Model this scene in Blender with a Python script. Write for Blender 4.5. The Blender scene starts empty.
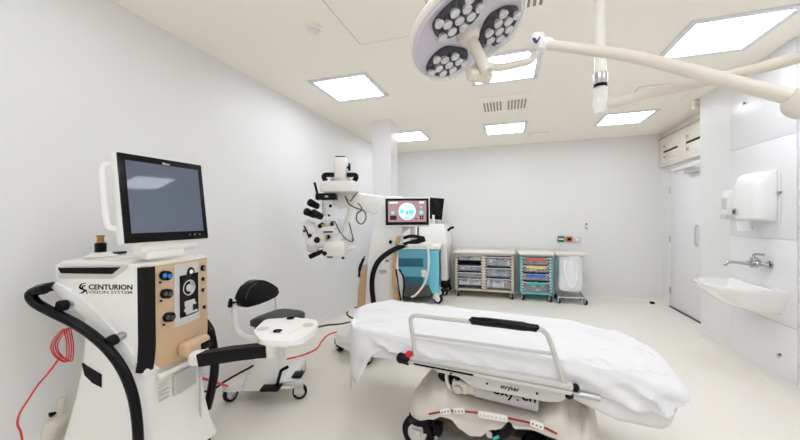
import bpy, bmesh, math, random
from mathutils import Matrix, Vector
random.seed(7)
SC = bpy.context.scene
COL = SC.collection
R = math.radians

# ------------------------------------------------------------------ camera
FPX = 331.622
YAW, PITCH, ROLL = 0.31245, -0.0042408, -0.0081827
CAM = Matrix.Translation((0, 0, 1.38)) @ Matrix.Rotation(YAW, 4, 'Z') @ Matrix.Rotation(math.pi / 2 + PITCH, 4, 'X') @ Matrix.Rotation(ROLL, 4, 'Z')
cd = bpy.data.cameras.new('camera'); cd.lens = 36 * FPX / 800; cd.sensor_width = 36; cd.clip_start = .02
cam = bpy.data.objects.new('camera', cd); COL.objects.link(cam); cam.matrix_world = CAM
SC.camera = cam
SC.view_settings.view_transform = 'Standard'; SC.view_settings.look = 'None'
SC.view_settings.gamma = 1; SC.view_settings.use_curve_mapping = False
SC.view_settings.exposure = 0.45
SC.cycles.diffuse_bounces = 14; SC.cycles.max_bounces = 18


def on(M, px, py, ax, val):
    """measured point of the photo on a plane (axis ax = val) of the frame M, in that frame"""
    d = CAM.to_3x3() @ Vector(((px - 400) / FPX, (220 - py) / FPX, -1))
    I = M.inverted(); o = I @ CAM.translation; dl = I.to_3x3() @ d
    return o + dl * ((val - o[ax]) / dl[ax])


def frame(x, y, deg, z=0):
    return Matrix.Translation((x, y, z)) @ Matrix.Rotation(R(deg), 4, 'Z')


def basis(o, X, Y, Z):
    return Matrix(((X[0], Y[0], Z[0], o[0]), (X[1], Y[1], Z[1], o[1]), (X[2], Y[2], Z[2], o[2]), (0, 0, 0, 1)))


WORLD = Matrix.Identity(4)
XZ = basis((0, 0, 0), (1, 0, 0), (0, 0, 1), (0, -1, 0))      # drawn in x,z; extruded towards -y


# ------------------------------------------------------------------ materials
def mat(name, col, rough=.5, metal=0, noise=0, nscale=40, bump=0, bscale=60, emit=None, estr=0, trans=0, coat=0, alpha=1, col2=None):
    m = bpy.data.materials.new(name); m.use_nodes = True
    n = m.node_tree.nodes; l = m.node_tree.links; b = n['Principled BSDF']
    b.inputs['Base Color'].default_value = (*col, 1); b.inputs['Roughness'].default_value = rough
    b.inputs['Metallic'].default_value = metal
    if trans: b.inputs['Transmission Weight'].default_value = trans
    if coat: b.inputs['Coat Weight'].default_value = coat
    if alpha < 1: b.inputs['Alpha'].default_value = alpha
    if emit:
        b.inputs['Emission Color'].default_value = (*emit, 1); b.inputs['Emission Strength'].default_value = estr
    if noise or bump:
        tc = n.new('ShaderNodeTexCoord')
    if noise:
        t = n.new('ShaderNodeTexNoise'); t.inputs['Scale'].default_value = nscale; t.inputs['Detail'].default_value = 3
        l.new(tc.outputs['Object'], t.inputs['Vector'])
        r = n.new('ShaderNodeValToRGB'); r.color_ramp.elements[0].position = .35; r.color_ramp.elements[1].position = .65
        c2 = col2 or tuple(c * (1 - noise) for c in col)
        r.color_ramp.elements[0].color = (*c2, 1); r.color_ramp.elements[1].color = (*col, 1)
        l.new(t.outputs['Fac'], r.inputs['Fac']); l.new(r.outputs['Color'], b.inputs['Base Color'])
    if bump:
        t = n.new('ShaderNodeTexNoise'); t.inputs['Scale'].default_value = bscale; t.inputs['Detail'].default_value = 4
        l.new(tc.outputs['Object'], t.inputs['Vector'])
        bp = n.new('ShaderNodeBump'); bp.inputs['Strength'].default_value = bump; bp.inputs['Distance'].default_value = .01
        l.new(t.outputs['Fac'], bp.inputs['Height']); l.new(bp.outputs['Normal'], b.inputs['Normal'])
    return m


def dark(*ks):
    for k in ks: M_[k].node_tree.nodes['Principled BSDF'].inputs['Specular IOR Level'].default_value = .22


def s(r, g, b):  # sRGB 0-255 to linear
    return tuple((c / 255 / 12.92 if c / 255 < .04045 else ((c / 255 + .055) / 1.055) ** 2.4) for c in (r, g, b))


M_ = dict(
    wall=mat('painted wall', s(229, 229, 228), .45, bump=.02, bscale=120),
    ceil=mat('ceiling paint', s(249, 244, 233), .85),
    floor=mat('speckled vinyl', s(247, 243, 234), .36, noise=.16, nscale=150),
    cove=mat('vinyl cove', s(234, 231, 224), .45, noise=.05, nscale=150),
    panel=mat('hygiene panel', s(232, 231, 233), .3),
    white=mat('white enamel', s(238, 236, 231), .35),
    cream=mat('cream enamel', s(228, 222, 210), .35),
    ivory=mat('ivory plastic', s(222, 215, 202), .4),
    plastic=mat('white plastic', s(240, 239, 235), .35),
    grey=mat('light grey plastic', s(205, 203, 198), .4),
    hood=mat('warm grey moulding', s(212, 206, 197), .38),
    dgrey=mat('dark grey', s(74, 72, 70), .5),
    brown=mat('dark taupe chassis', s(84, 76, 66), .6),
    black=mat('black plastic', s(7, 7, 8), .22),
    rubber=mat('black rubber', s(10, 10, 11), .5),
    leather=mat('black upholstery', s(9, 9, 12), .33, bump=.05, bscale=200),
    gleather=mat('grey black upholstery', s(48, 48, 50), .36, bump=.05, bscale=200),
    tan=mat('tan moulding', s(206, 176, 142), .42),
    wood=mat('tan trim', s(203, 166, 126), .45, noise=.08, nscale=25),
    chrome=mat('chrome', (.5, .5, .51), .12, 1),
    steel=mat('brushed steel', (.62, .62, .62), .35, 1),
    brass=mat('brass', s(178, 140, 84), .3, 1),
    red=mat('red plastic', s(214, 28, 44), .4),
    redline=mat('red stripe', s(168, 26, 36), .45),
    redcord=mat('red cord', s(206, 44, 46), .45),
    orange=mat('orange red cord', s(226, 88, 70), .45),
    blue=mat('teal blue panel', s(98, 172, 192), .35),
    blue2=mat('light teal panel', s(112, 200, 220), .35),
    bluevent=mat('teal vent', s(38, 104, 124), .5),
    teal=mat('turquoise frame', s(92, 190, 196), .4),
    blueport=mat('blue port', s(40, 130, 220), .3),
    sheet=mat('white sheet', s(233, 233, 234), .8, bump=.25, bscale=7),
    cover=mat('white mattress cover', s(226, 225, 224), .7, bump=.1, bscale=14),
    sleeve=mat('quilted sleeve', s(205, 203, 202), .8, bump=.4, bscale=90),
    bag=mat('white bin bag', s(242, 242, 244), .45, bump=.3, bscale=16),
    ceramic=mat('ceramic', s(240, 239, 237), .12, coat=.4),
    glasslike=mat('clear tray plastic', s(226, 228, 234), .2, alpha=.16),
    clear=mat('clear dome', s(214, 210, 226), .08, alpha=.09),
    lens=mat('clear lens', s(228, 228, 230), .12, coat=.5, noise=.25, nscale=60),
    lilac=mat('pale lilac moulding', s(216, 210, 220), .3),
    screen=mat('grey screen', s(98, 106, 122), .05, coat=.3),
    diff=mat('lit diffuser', (1, 1, 1), .5, emit=(.92, .97, 1.08), estr=7.0),
    ventslot=mat('vent shadow gap', s(150, 143, 133), .7),
    diffdim=mat('dimmed diffuser', (1, 1, 1), .5, emit=(.92, .97, 1.08), estr=2.5),  # for one added panel, dimmed to keep the left wall from washing out
    birch=mat('beige laminate frame', s(206, 195, 174), .45),
    white2=mat('neutral white plastic', s(240, 240, 239), .3),
    frame=mat('aluminium frame', s(226, 227, 229), .4),
    green=mat('green sign', s(20, 110, 84), .5),
    ink=mat('black ink', s(10, 10, 12), .6),
    inkg=mat('grey ink', s(120, 118, 116), .6),
    navy=mat('navy mark', s(28, 46, 98), .5),
    yellow=mat('yellow label', s(240, 214, 90), .5),
    rlabel=mat('red label', s(232, 88, 76), .5),
    blabel=mat('blue label', s(40, 116, 226), .5),
    glabel=mat('green label', s(40, 190, 170), .5),
    joint=mat('joint sealant', s(196, 194, 192), .6),
    ui0=mat('display mauve', s(120, 90, 92), .2, emit=s(176, 140, 140), estr=.55),
    ui1=mat('display pale blue', s(200, 230, 240), .2, emit=s(190, 226, 240), estr=.62),
    ui2=mat('display cyan', s(90, 190, 215), .2, emit=s(86, 186, 214), estr=.7),
    ui3=mat('display dark', s(30, 32, 44), .2),
    ui4=mat('display green', s(60, 180, 150), .2, emit=s(60, 180, 140), estr=.6),
)


dark('black', 'rubber', 'leather', 'gleather', 'ink', 'screen')


# ------------------------------------------------------------------ mesh builder
class MB:
    def __init__(s): s.bm = bmesh.new(); s.mi = 0

    def _merge(s, b):
        for f in b.faces: f.material_index = s.mi
        me = bpy.data.meshes.new('t'); b.to_mesh(me); b.free(); s.bm.from_mesh(me); bpy.data.meshes.remove(me)

    def box(s, c, size, bev=0, M=None, seg=2):
        b = bmesh.new(); bmesh.ops.create_cube(b, size=1)
        bmesh.ops.scale(b, vec=size, verts=b.verts)
        if bev: bmesh.ops.bevel(b, geom=b.edges[:], offset=min(bev, min(size) * .49), segments=seg, profile=.5, affect='EDGES')
        bmesh.ops.translate(b, vec=c, verts=b.verts)
        if M: b.transform(M)
        s._merge(b); return s

    def bb(s, x0, x1, y0, y1, z0, z1, bev=0, M=None, seg=2):
        return s.box(((x0 + x1) / 2, (y0 + y1) / 2, (z0 + z1) / 2), (abs(x1 - x0), abs(y1 - y0), abs(z1 - z0)), bev, M, seg)

    def rings(s, rings, cap=True, closed=True, M=None):
        b = bmesh.new(); vs = [[b.verts.new(p) for p in r] for r in rings]
        n = len(rings[0])
        for i in range(len(vs) - 1):
            for j in range(n if closed else n - 1):
                k = (j + 1) % n
                try: b.faces.new((vs[i][j], vs[i][k], vs[i + 1][k], vs[i + 1][j]))
                except ValueError: pass
        if cap and closed:
            for r in (vs[0], vs[-1]):
                try: b.faces.new(r)
                except ValueError: pass
        bmesh.ops.remove_doubles(b, verts=b.verts, dist=1e-6)
        if M: b.transform(M)
        s._merge(b); return s

    def cyl(s, p0, p1, r0, r1=None, n=18, M=None, bev=0):
        r1 = r0 if r1 is None else r1
        p0, p1 = Vector(p0), Vector(p1); a = (p1 - p0); L = a.length; q = a.to_track_quat('Z', 'Y')
        prof = [(r0, 0), (r1, L)]
        if bev: prof = [(r0 - bev, 0), (r0 - bev * .3, bev * .3), (r0, bev), (r1, L - bev), (r1 - bev * .3, L - bev * .3), (r1 - bev, L)]
        rr = [[p0 + q @ Vector((r * math.cos(t * 2 * math.pi / n), r * math.sin(t * 2 * math.pi / n), z)) for t in range(n)] for r, z in prof]
        return s.rings(rr, M=M)

    def lathe(s, prof, o=(0, 0, 0), ax=(0, 0, 1), n=28, M=None):
        q = Vector(ax).to_track_quat('Z', 'Y'); o = Vector(o)
        rr = [[o + q @ Vector((max(r, 1e-4) * math.cos(t * 2 * math.pi / n), max(r, 1e-4) * math.sin(t * 2 * math.pi / n), z)) for t in range(n)] for r, z in prof]
        return s.rings(rr, M=M)

    def ell(s, c, r, M=None, n=20, m=12):
        b = bmesh.new(); bmesh.ops.create_uvsphere(b, u_segments=n, v_segments=m, radius=1)
        bmesh.ops.scale(b, vec=r if hasattr(r, '__len__') else (r, r, r), verts=b.verts)
        bmesh.ops.translate(b, vec=c, verts=b.verts)
        if M: b.transform(M)
        s._merge(b); return s

    def tube(s, pts, r, n=10, sm=5, closed=False, M=None, sy=1, rot=0):
        P = [Vector(p) for p in pts]
        if sm > 1 and len(P) > 2:
            Q = []; N = len(P)
            for i in range(N if closed else N - 1):
                g = (lambda k: P[k % N]) if closed else (lambda k: P[max(0, min(N - 1, k))])
                a, b_, c, d = g(i - 1), g(i), g(i + 1), g(i + 2)
                for k in range(sm):
                    t = k / sm
                    Q.append(.5 * ((2 * b_) + (c - a) * t + (2 * a - 5 * b_ + 4 * c - d) * t * t + (3 * b_ - a - 3 * c + d) * t ** 3))
            if not closed: Q.append(P[-1])
            P = Q
        N = len(P); rr = []; up = None
        for i in range(N):
            t = (P[(i + 1) % N] - P[i - 1]) if closed else (P[min(i + 1, N - 1)] - P[max(i - 1, 0)])
            t.normalize()
            if up is None:
                up = t.orthogonal().normalized() if abs(t.z) > .9 else (Vector((0, 0, 1)) - t * t.z).normalized()
            else:
                up = (up - t * up.dot(t)).normalized()
            w = t.cross(up); rad = r[min(int(i * len(r) / N), len(r) - 1)] if hasattr(r, '__len__') else r
            rr.append([P[i] + up * rad * math.cos(2 * math.pi * k / n + rot) * sy + w * rad * math.sin(2 * math.pi * k / n + rot) for k in range(n)])
        if closed: rr.append(rr[0])
        return s.rings(rr, cap=not closed, M=M)

    def prism(s, poly, z0, z1, M=None, bev=0, seg=2):
        b = bmesh.new(); v0 = [b.verts.new((p[0], p[1], z0)) for p in poly]; v1 = [b.verts.new((p[0], p[1], z1)) for p in poly]
        n = len(poly); b.faces.new(v0); b.faces.new(v1)
        for i in range(n): b.faces.new((v0[i], v0[(i + 1) % n], v1[(i + 1) % n], v1[i]))
        if bev:
            ed = [e for e in b.edges if abs(e.verts[0].co.z - e.verts[1].co.z) < 1e-7]
            bmesh.ops.bevel(b, geom=ed, offset=bev, segments=seg, profile=.5, affect='EDGES', clamp_overlap=True)
        if M: b.transform(M)
        s._merge(b); return s

    def grid(s, fn, nu, nv, thick=0, M=None):
        """fn(u,v) -> (point, outward normal); a shell of the given thickness"""
        f = [[fn(i / nu, j / nv) for j in range(nv + 1)] for i in range(nu + 1)]
        b = bmesh.new()
        A = [[b.verts.new(Vector(p)) for p, n in r] for r in f]
        B = [[b.verts.new(Vector(p) - Vector(n) * thick) for p, n in r] for r in f]
        for i in range(nu):
            for j in range(nv):
                b.faces.new((A[i][j], A[i + 1][j], A[i + 1][j + 1], A[i][j + 1]))
                b.faces.new((B[i][j], B[i][j + 1], B[i + 1][j + 1], B[i + 1][j]))
        for i in range(nu):
            b.faces.new((A[i][0], B[i][0], B[i + 1][0], A[i + 1][0])); b.faces.new((A[i][nv], A[i + 1][nv], B[i + 1][nv], B[i][nv]))
        for j in range(nv):
            b.faces.new((A[0][j], A[0][j + 1], B[0][j + 1], B[0][j])); b.faces.new((A[nu][j], B[nu][j], B[nu][j + 1], A[nu][j + 1]))
        if M: b.transform(M)
        s._merge(b); return s

    def text(s, body, size, M, width=None, bold=0, align='LEFT'):
        c = bpy.data.curves.new('t', 'FONT'); c.body = body; c.size = size; c.extrude = .0006; c.offset = bold; c.align_x = align
        c.resolution_u = 3
        o = bpy.data.objects.new('t', c); COL.objects.link(o)
        me = bpy.data.meshes.new_from_object(o.evaluated_get(bpy.context.evaluated_depsgraph_get()))
        bpy.data.objects.remove(o); bpy.data.curves.remove(c)
        b = bmesh.new(); b.from_mesh(me); bpy.data.meshes.remove(me)
        if width:
            xs = [v.co.x for v in b.verts]; k = width / (max(xs) - min(xs)); bmesh.ops.scale(b, vec=(k, 1, 1), verts=b.verts)
        b.transform(M); s._merge(b); return s

    def build(s, name, mats, parent=None, loc=None, smooth=38, rz=0):
        bmesh.ops.recalc_face_normals(s.bm, faces=s.bm.faces[:])
        me = bpy.data.meshes.new(name); s.bm.to_mesh(me); s.bm.free()
        for m in (mats if isinstance(mats, (list, tuple)) else [mats]): me.materials.append(M_[m] if isinstance(m, str) else m)
        if smooth:
            for p in me.polygons: p.use_smooth = True
            me.set_sharp_from_angle(angle=R(smooth))
        o = bpy.data.objects.new(name, me); COL.objects.link(o)
        if loc: o.location = loc
        if rz: o.rotation_euler.z = R(rz)
        if parent: o.parent = parent
        return o


def tag(o, label, cat, group=None, kind=None):
    o['label'] = label; o['category'] = cat
    if group: o['group'] = group
    if kind: o['kind'] = kind
    return o


def thing(name, label, cat, loc=(0, 0, 0), deg=0, group=None):
    o = bpy.data.objects.new(name, None); COL.objects.link(o); o.empty_display_size = .1
    o.location = loc; o.rotation_euler = (0, 0, R(deg))
    return tag(o, label, cat, group)


def struct(o, label=None, cat=None):
    o['kind'] = 'structure'
    if label: o['label'] = label
    if cat: o['category'] = cat
    return o


def kids(o): return [c for c in bpy.data.objects if c.parent == o]


def dup(root, loc, deg, label, group=None):
    def cp(o, par):
        c = o.copy(); COL.objects.link(c); c.parent = par
        for k in kids(o): cp(k, c)
        return c
    r = cp(root, None); r.location = loc; r.rotation_euler = (0, 0, R(deg)); r['label'] = label
    if group: r['group'] = group
    return r


def rrect(x0, x1, y0, y1, r, n=5):
    o = []
    for cx, cy, a in ((x1 - r, y1 - r, 0), (x0 + r, y1 - r, 90), (x0 + r, y0 + r, 180), (x1 - r, y0 + r, 270)):
        for k in range(n + 1):
            t = R(a + 90 * k / n); o.append((cx + r * math.cos(t), cy + r * math.sin(t)))
    return o


def rpoly(P, r, n=4):
    """polygon with rounded corners"""
    o = []; N = len(P)
    for i in range(N):
        a, b, c = Vector(P[i - 1][:2]), Vector(P[i][:2]), Vector(P[(i + 1) % N][:2])
        u, v = (a - b), (c - b); k = min(r, u.length * .45, v.length * .45)
        p0, p1 = b + u.normalized() * k, b + v.normalized() * k
        for j in range(n + 1):
            t = j / n; q = p0 * (1 - t) ** 2 + b * 2 * t * (1 - t) + p1 * t * t; o.append((q.x, q.y))
    return o


def lerp(tab, x):
    if x <= tab[0][0]: return tab[0][1]
    for (a, p), (b, q) in zip(tab, tab[1:]):
        if x <= b:
            t = (x - a) / (b - a); t = t * t * (3 - 2 * t); return p + (q - p) * t
    return tab[-1][1]


# ================================================================== SETTING
XL, XR, XB, YB, YF, H = -2.27, 2.386, 2.076, 6.387, -1.9, 2.713
YP = 4.605
struct(MB().bb(XL - .1, XR + .1, YF - .1, YB + .1, -.1, 0).build('floor', 'floor'), 'pale speckled vinyl floor', 'floor')
struct(MB().bb(XL - .1, XR + .1, YF - .1, YB + .1, H, H + .1).build('ceiling', 'ceil'), 'white plastered ceiling', 'ceiling')
struct(MB().bb(XL - .1, XL, YF - .1, YB + .1, 0, H).build('wall_left', 'wall'), 'plain white wall on the left', 'wall')
struct(MB().bb(XL, XR + .1, YB, YB + .1, 0, H).build('wall_back', 'wall'), 'plain white far wall', 'wall')
struct(MB().bb(XL, XB, YF - .1, YF, 0, H).build('wall_front', 'wall'), 'white wall behind the viewer', 'wall')
w = MB().bb(XB, XR + .1, YF - .1, YP, 0, H); w.bb(XR, XR + .1, YP, YB, 0, H)
struct(w.build('wall_right', 'wall'), 'white wall on the right with boxed out corner', 'wall')
struct(MB().bb(-1.745, -1.475, 4.19, 4.47, 0, H).build('wall_pillar', 'panel'), 'square white boxed pillar near the left wall', 'pillar')


def cove(name, p0, p1, nrm):
    p0, p1, nrm = Vector(p0), Vector(p1), Vector(nrm)
    prof = [(.0, .0), (.055, .0), (.036, .003), (.02, .012), (.009, .027), (.005, .05), (.005, .1), (0, .104)]
    rr = [[P + nrm * a + Vector((0, 0, b)) for a, b in prof] for P in (p0, p1)]
    return struct(MB().rings(rr).build(name, 'cove', smooth=50), None)


cove('baseboard_left', (XL, YF, 0), (XL, YB, 0), (1, 0, 0))
cove('baseboard_back', (XL, YB, 0), (XR, YB, 0), (0, -1, 0))
cove('baseboard_right', (XB, YF, 0), (XB, YP, 0), (-1, 0, 0))
cove('baseboard_door', (XR, 6.14, 0), (XR, YB, 0), (-1, 0, 0))
# hygiene panels along the right wall, with open joints between them
n = 1
for (y0, y1) in ((3.28, 4.06), (1.9, 3.266), (.5, 1.886)):
    for (z0, z1) in ((.085, .517), (.520, 1.189), (1.192, 2.002), (2.005, H - .002)):
        struct(MB().bb(2.066, XB + .002, y0, y1, z0, z1, .003).build('trim_%d' % n, 'panel'), None); n += 1
# small panel locks
LK = None
for (y, z, lab) in ((3.85, 2.408, 'small bronze lock high on the white panel above towel dispenser'), (3.43, 1.563, 'small bronze lock on white panel right of towel dispenser'), (3.44, .27, 'small bronze lock low on white panel under the basin')):
    t = thing('panel_lock', lab, 'lock', (2.066, y, z), 0, 'panel locks')
    b = MB().cyl((0, 0, 0), (-.01, 0, 0), .011, n=14); b.build('lock_barrel', 'brass', t)
    MB().bb(-.022, -.008, -.003, .003, -.01, .006).cyl((-.012, .0, -.016), (-.016, 0, -.016), .009, n=12).build('key', 'steel', t)

# door
d = thing('door_1', 'plain white door on the right of the far wall', 'door', (0, 0, 0)); d['kind'] = 'structure'
MB().bb(2.366, 2.39, 5.19, 6.09, .014, 2.04, .003).build('door_leaf', 'panel', d)
MB().bb(2.372, 2.392, 6.1, 6.15, 0, 2.09, .003).bb(2.372, 2.392, 5.12, 6.15, 2.05, 2.1, .003).bb(2.372, 2.392, 5.12, 5.18, 0, 2.1, .003).build('door_frame', 'white', d)
MB().bb(2.35, 2.386, 5.19, 6.09, .0, .014).build('threshold', 'dgrey', d)
for z in (1.78, 1.036, .25): MB().cyl((2.362, 6.094, z - .05), (2.362, 6.094, z + .05), .009, n=10).bb(2.363, 2.372, 6.06, 6.094, z - .05, z + .05).build('hinge', 'steel', d)
b = MB().bb(2.3, 2.366, 5.24, 5.5, 1.955, 2.02, .008); b.build('door_closer', 'steel', d)
MB().tube([(2.32, 5.3, 2.025), (2.3, 5.75, 2.03), (2.36, 5.93, 2.03)], .008, sm=1).build('closer_arm', 'steel', d)
MB().tube([(2.366, 5.31, 1.0), (2.338, 5.31, 1.01), (2.338, 5.31, 1.24), (2.366, 5.31, 1.25)], .009, sm=3).build('pull_handle', 'steel', d)
# shallow cabinet over the door
w = thing('wall_cabinet', 'cream shallow wall cabinet with slotted flaps above the door', 'cabinet', (0, 0, 0))
MB().bb(2.33, 2.386, 4.9, 6.385, 2.155, 2.6, .006).build('body', 'cream', w)
MB().bb(2.322, 2.386, 4.9, 6.385, 2.6, 2.612).build('top_board', 'wood', w)
for k, (ya, yb) in enumerate(((5.74, 6.19), (5.1, 5.5))):
    MB().bb(2.322, 2.331, ya - .02, yb + .02, 2.22, 2.235).bb(2.322, 2.331, ya - .02, yb + .02, 2.54, 2.555).bb(2.322, 2.331, ya - .03, ya - .015, 2.22, 2.555).bb(2.322, 2.331, yb + .015, yb + .03, 2.22, 2.555).build('flap_frame', 'white', w)
    MB().bb(2.326, 2.3315, ya, yb, 2.365, 2.392).build('slot', 'black', w)
    for (za, zb) in ((2.245, 2.36), (2.4, 2.53)):
        f = MB().bb(2.324, 2.331, ya, yb, za, zb, .003).build('flap', 'cream', w)
        MB().cyl((2.33, yb - .06, (za + zb) / 2 - .01), (2.3, yb - .06, (za + zb) / 2 - .01), .014, .018, n=14).build('knob', 'steel', f)


# ---- ceiling fittings
def ceiling_light(x, y, label, group='square ceiling panel lights', dm='diff'):
    t = thing('ceiling_light', label, 'light', (x, y, H), 0, group)
    f = MB(); a, i = .305, .262
    for q in ((-a, a, -a, -i), (-a, a, i, a), (-a, -i, -i, i), (i, a, -i, i)): f.bb(*q, -.014, 0, .002)
    f.build('frame', 'frame', t)
    MB().bb(-i, i, -i, i, -.009, -.001).build('diffuser', dm, t)
    for sx in (-1, 1):
        for sy in (-.55, .55):
            MB().cyl((sx * .284, sy * .4, -.014), (sx * .284, sy * .4, -.017), .008, n=8).build('screw', 'steel', t)
            MB().cyl((sy * .4, sx * .284, -.014), (sy * .4, sx * .284, -.017), .008, n=8).build('screw', 'steel', t)


X1, X2, X3 = -1.51, -.02, 1.51
ceiling_light(X1, 3.07, 'square lit ceiling panel nearest the long left wall, beyond the smoke detector')
ceiling_light(X2, 3.1, 'square lit ceiling panel partly hidden behind the surgical lamp arm')
ceiling_light(X3, 3.07, 'large looking lit ceiling panel at the upper right above the basin wall')
ceiling_light(X1, 5.17, 'far lit ceiling panel half hidden by the white pillar')
ceiling_light(X2, 5.2, 'far lit ceiling panel directly beyond the slotted air vent')
ceiling_light(X3, 5.2, 'far lit ceiling panel nearest the door and wall cabinet')
for y in (.97, -1.05):  # unseen panels, added to light the near end of the room
    for x in (X1, X2, X3): ceiling_light(x, y, 'added square ceiling panel to light the near end of the room, out of view', 'added ceiling lights out of view', 'diffdim' if x == X1 and y > 0 else 'diff')


def vent(x, y, label):
    t = thing('ceiling_vent', label, 'vent', (x, y, H), 0, 'square ceiling air vents')
    f = MB()
    f.bb(-.295, .295, -.3, .3, -.01, 0, .003)
    f.build('plate', 'ceil', t)
    g = MB(); g.bb(-.245, -.02, -.17, .2, -.016, -.009, .004).bb(.02, .245, -.17, .2, -.016, -.009, .004); g.build('grille', 'ceil', t)
    h_ = MB()
    for sgn in (-1, 1):
        for k in range(6):
            xx = sgn * (.045 + k * .036); h_.bb(xx - .009, xx + .009, -.15, .18, -.0175, -.0155)
    h_.build('slots', 'ventslot', t)


vent(-.02, 4.08, 'square slotted air vent in ceiling between two lit panels')
vent(-.02, 2.05, 'square slotted air vent in ceiling just beyond the surgical lamp head')
for (x0, x1, y0, y1, lab) in ((-1.06, -.46, 1.72, 2.33, 'flush square access hatch in ceiling left of the surgical lamp'), (1.3, 1.9, 4.0, 4.6, 'flush square access hatch in ceiling behind the right lamp arm'), (.35, .62, 5.62, 5.85, 'small flush access hatch in ceiling beside a far lit panel')):
    t = thing('ceiling_hatch', lab, 'hatch', ((x0 + x1) / 2, (y0 + y1) / 2, H), 0, 'flush ceiling hatches')
    a, c = (x1 - x0) / 2, (y1 - y0) / 2
    MB().bb(-a, a, -c, c, -.004, 0, .002).build('trim_ring', 'joint', t); MB().bb(-a + .008, a - .008, -c + .008, c - .008, -.006, 0, .002).build('hatch_panel', 'ceil', t)
t = thing('smoke_detector', 'small round white smoke detector on the ceiling', 'detector', (-1.272, 2.024, H))
MB().lathe([(0, 0), (.05, 0), (.05, -.012), (.044, -.018), (0, -.018)]).build('base', 'white', t)
MB().lathe([(0, -.018), (.03, -.018), (.033, -.032), (.02, -.042), (0, -.043)]).build('sensor_cap', 'white', t)
t = thing('wall_sensor', 'small white sensor box high on boxed corner at right', 'sensor', (2.061, 4.625, 2.66))
MB().bb(-.03, .03, 0, .05, -.055, .05, .01).build('case', 'white', t); MB().bb(-.02, .032, -.004, .001, -.05, .045, .002).build('side_plate', 'ivory', t)

# ---- back wall fittings
def wallbox(name, label, cat, x, z, w_, h_, mt, face=None):
    t = thing(name, label, cat, (x, YB, z), 0, 'small fittings on the far wall')
    MB().bb(-w_ / 2, w_ / 2, -.03, 0, -h_ / 2, h_ / 2, .006).build('case', mt, t); return t
t = wallbox('door_release', 'green square emergency door release on far wall', 'switch', .895, 1.0, .105, .1, 'green')
MB().bb(-.03, .03, -.034, -.03, -.012, .012).prism([(-.045, 0), (-.028, .02), (-.028, -.02)], .0295, .034, XZ).prism([(.045, 0), (.028, .02), (.028, -.02)], .0295, .034, XZ).build('arrow_mark', 'white', t)
t = wallbox('access_keypad', 'bronze square wall switch with dark centre, on far wall', 'switch', 1.02, 1.0, .095, .095, 'brass')
MB().bb(-.022, .022, -.036, -.03, -.022, .022, .003).build('button', 'black', t); MB().bb(-.03, .03, -.033, -.03, -.03, .03).build('button_surround', 'red', t)
t = wallbox('light_switch', 'plain white light switch on far wall right of the bronze one', 'switch', 1.146, .99, .1, .09, 'grey')
MB().bb(-.02, .02, -.035, -.03, -.025, .025, .003).build('rocker', 'white', t)
t = wallbox('indicator_light', 'tiny red indicator light on the far wall', 'indicator', 1.285, 1.262, .045, .04, 'white'); MB().bb(-.018, .018, -.036, -.03, -.016, .016, .003).build('lens', 'rlabel', t)
t = wallbox('indicator_light', 'tiny blue indicator light on far wall, below the red one', 'indicator', 1.285, 1.19, .045, .04, 'white'); MB().bb(-.018, .018, -.036, -.03, -.016, .016, .003).build('lens', 'blue', t)
t = thing('door_stop', 'small black rubber door stop on floor near the door', 'door stop', (2.18, 6.22, 0))
MB().lathe([(0, 0), (.035, 0), (.035, .012), (.028, .03), (0, .034)]).build('buffer', 'rubber', t); MB().cyl((0, 0, .033), (0, 0, .037), .008, n=10).build('fixing_screw', 'steel', t)

# ---- basin, tap, dispensers on the right wall
XW = 2.066
t = thing('wash_basin', 'white ceramic wall hung basin without a pedestal', 'basin', (XW, 3.66, .79))
def brow(z, k, inset=0, back=0):
    # plan outline of the basin, wall side straight
    pts = []
    for i in range(33):
        a = math.pi * i / 32 - math.pi / 2
        cx, sy_ = math.cos(a), math.sin(a)
        x = -back - (abs(cx) ** .62) * (.425 - inset - back) * k; y = (1 if sy_ > 0 else -1) * (abs(sy_) ** .8) * (.30 - inset) * (0.5 + .5 * k if k < 1 else k)
        pts.append((x, y, z))
    return pts
bz = MB()
bz.rings([brow(-.205, .34), brow(-.2, .46), brow(-.16, .66), (brow(-.1, .84)), brow(-.04, .97), brow(-.01, 1.0), brow(0, .992), brow(.002, .985, .008, .03), brow(0, .965, .012, .07), brow(-.012, .93, .012, .08), brow(-.05, .84, .012, .09), brow(-.085, .62, .012, .11), brow(-.1, .25, .012, .14)])
bz.build('bowl', 'ceramic', t)
MB().lathe([(0, 0), (.028, 0), (.03, .004), (.012, .007), (0, .007)], (-.19, 0, -.1)).build('waste', 'chrome', t)
t = thing('mixer_tap', 'chrome wall mounted lever tap above the basin', 'tap', (XW, 3.6, .96))
MB().cyl((0, -.06, .015), (-.012, -.06, .015), .032, bev=.003).build('wall_rose', 'chrome', t)
MB().cyl((0, .07, .015), (-.012, .07, .015), .032, bev=.003).build('wall_rose', 'chrome', t)
MB().cyl((-.01, -.06, .015), (-.07, -.03, .015), .016).cyl((-.01, .07, .015), (-.07, .04, .015), .016).cyl((-.075, 0, -.02), (-.075, 0, .07), .024, bev=.004).cyl((-.075, -.07, .015), (-.075, .07, .015), .018, bev=.003).build('body', 'chrome', t)
MB().tube([(-.08, 0, .0), (-.16, .0, .015), (-.24, .0, .02), (-.265, .0, .005), (-.268, 0, -.01)], .012).build('spout', 'chrome', t)
MB().tube([(-.075, 0, .07), (-.075, 0, .09), (-.08, -.05, .1), (-.085, -.13, .103)], .009).build('lever', 'chrome', t)

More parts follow.
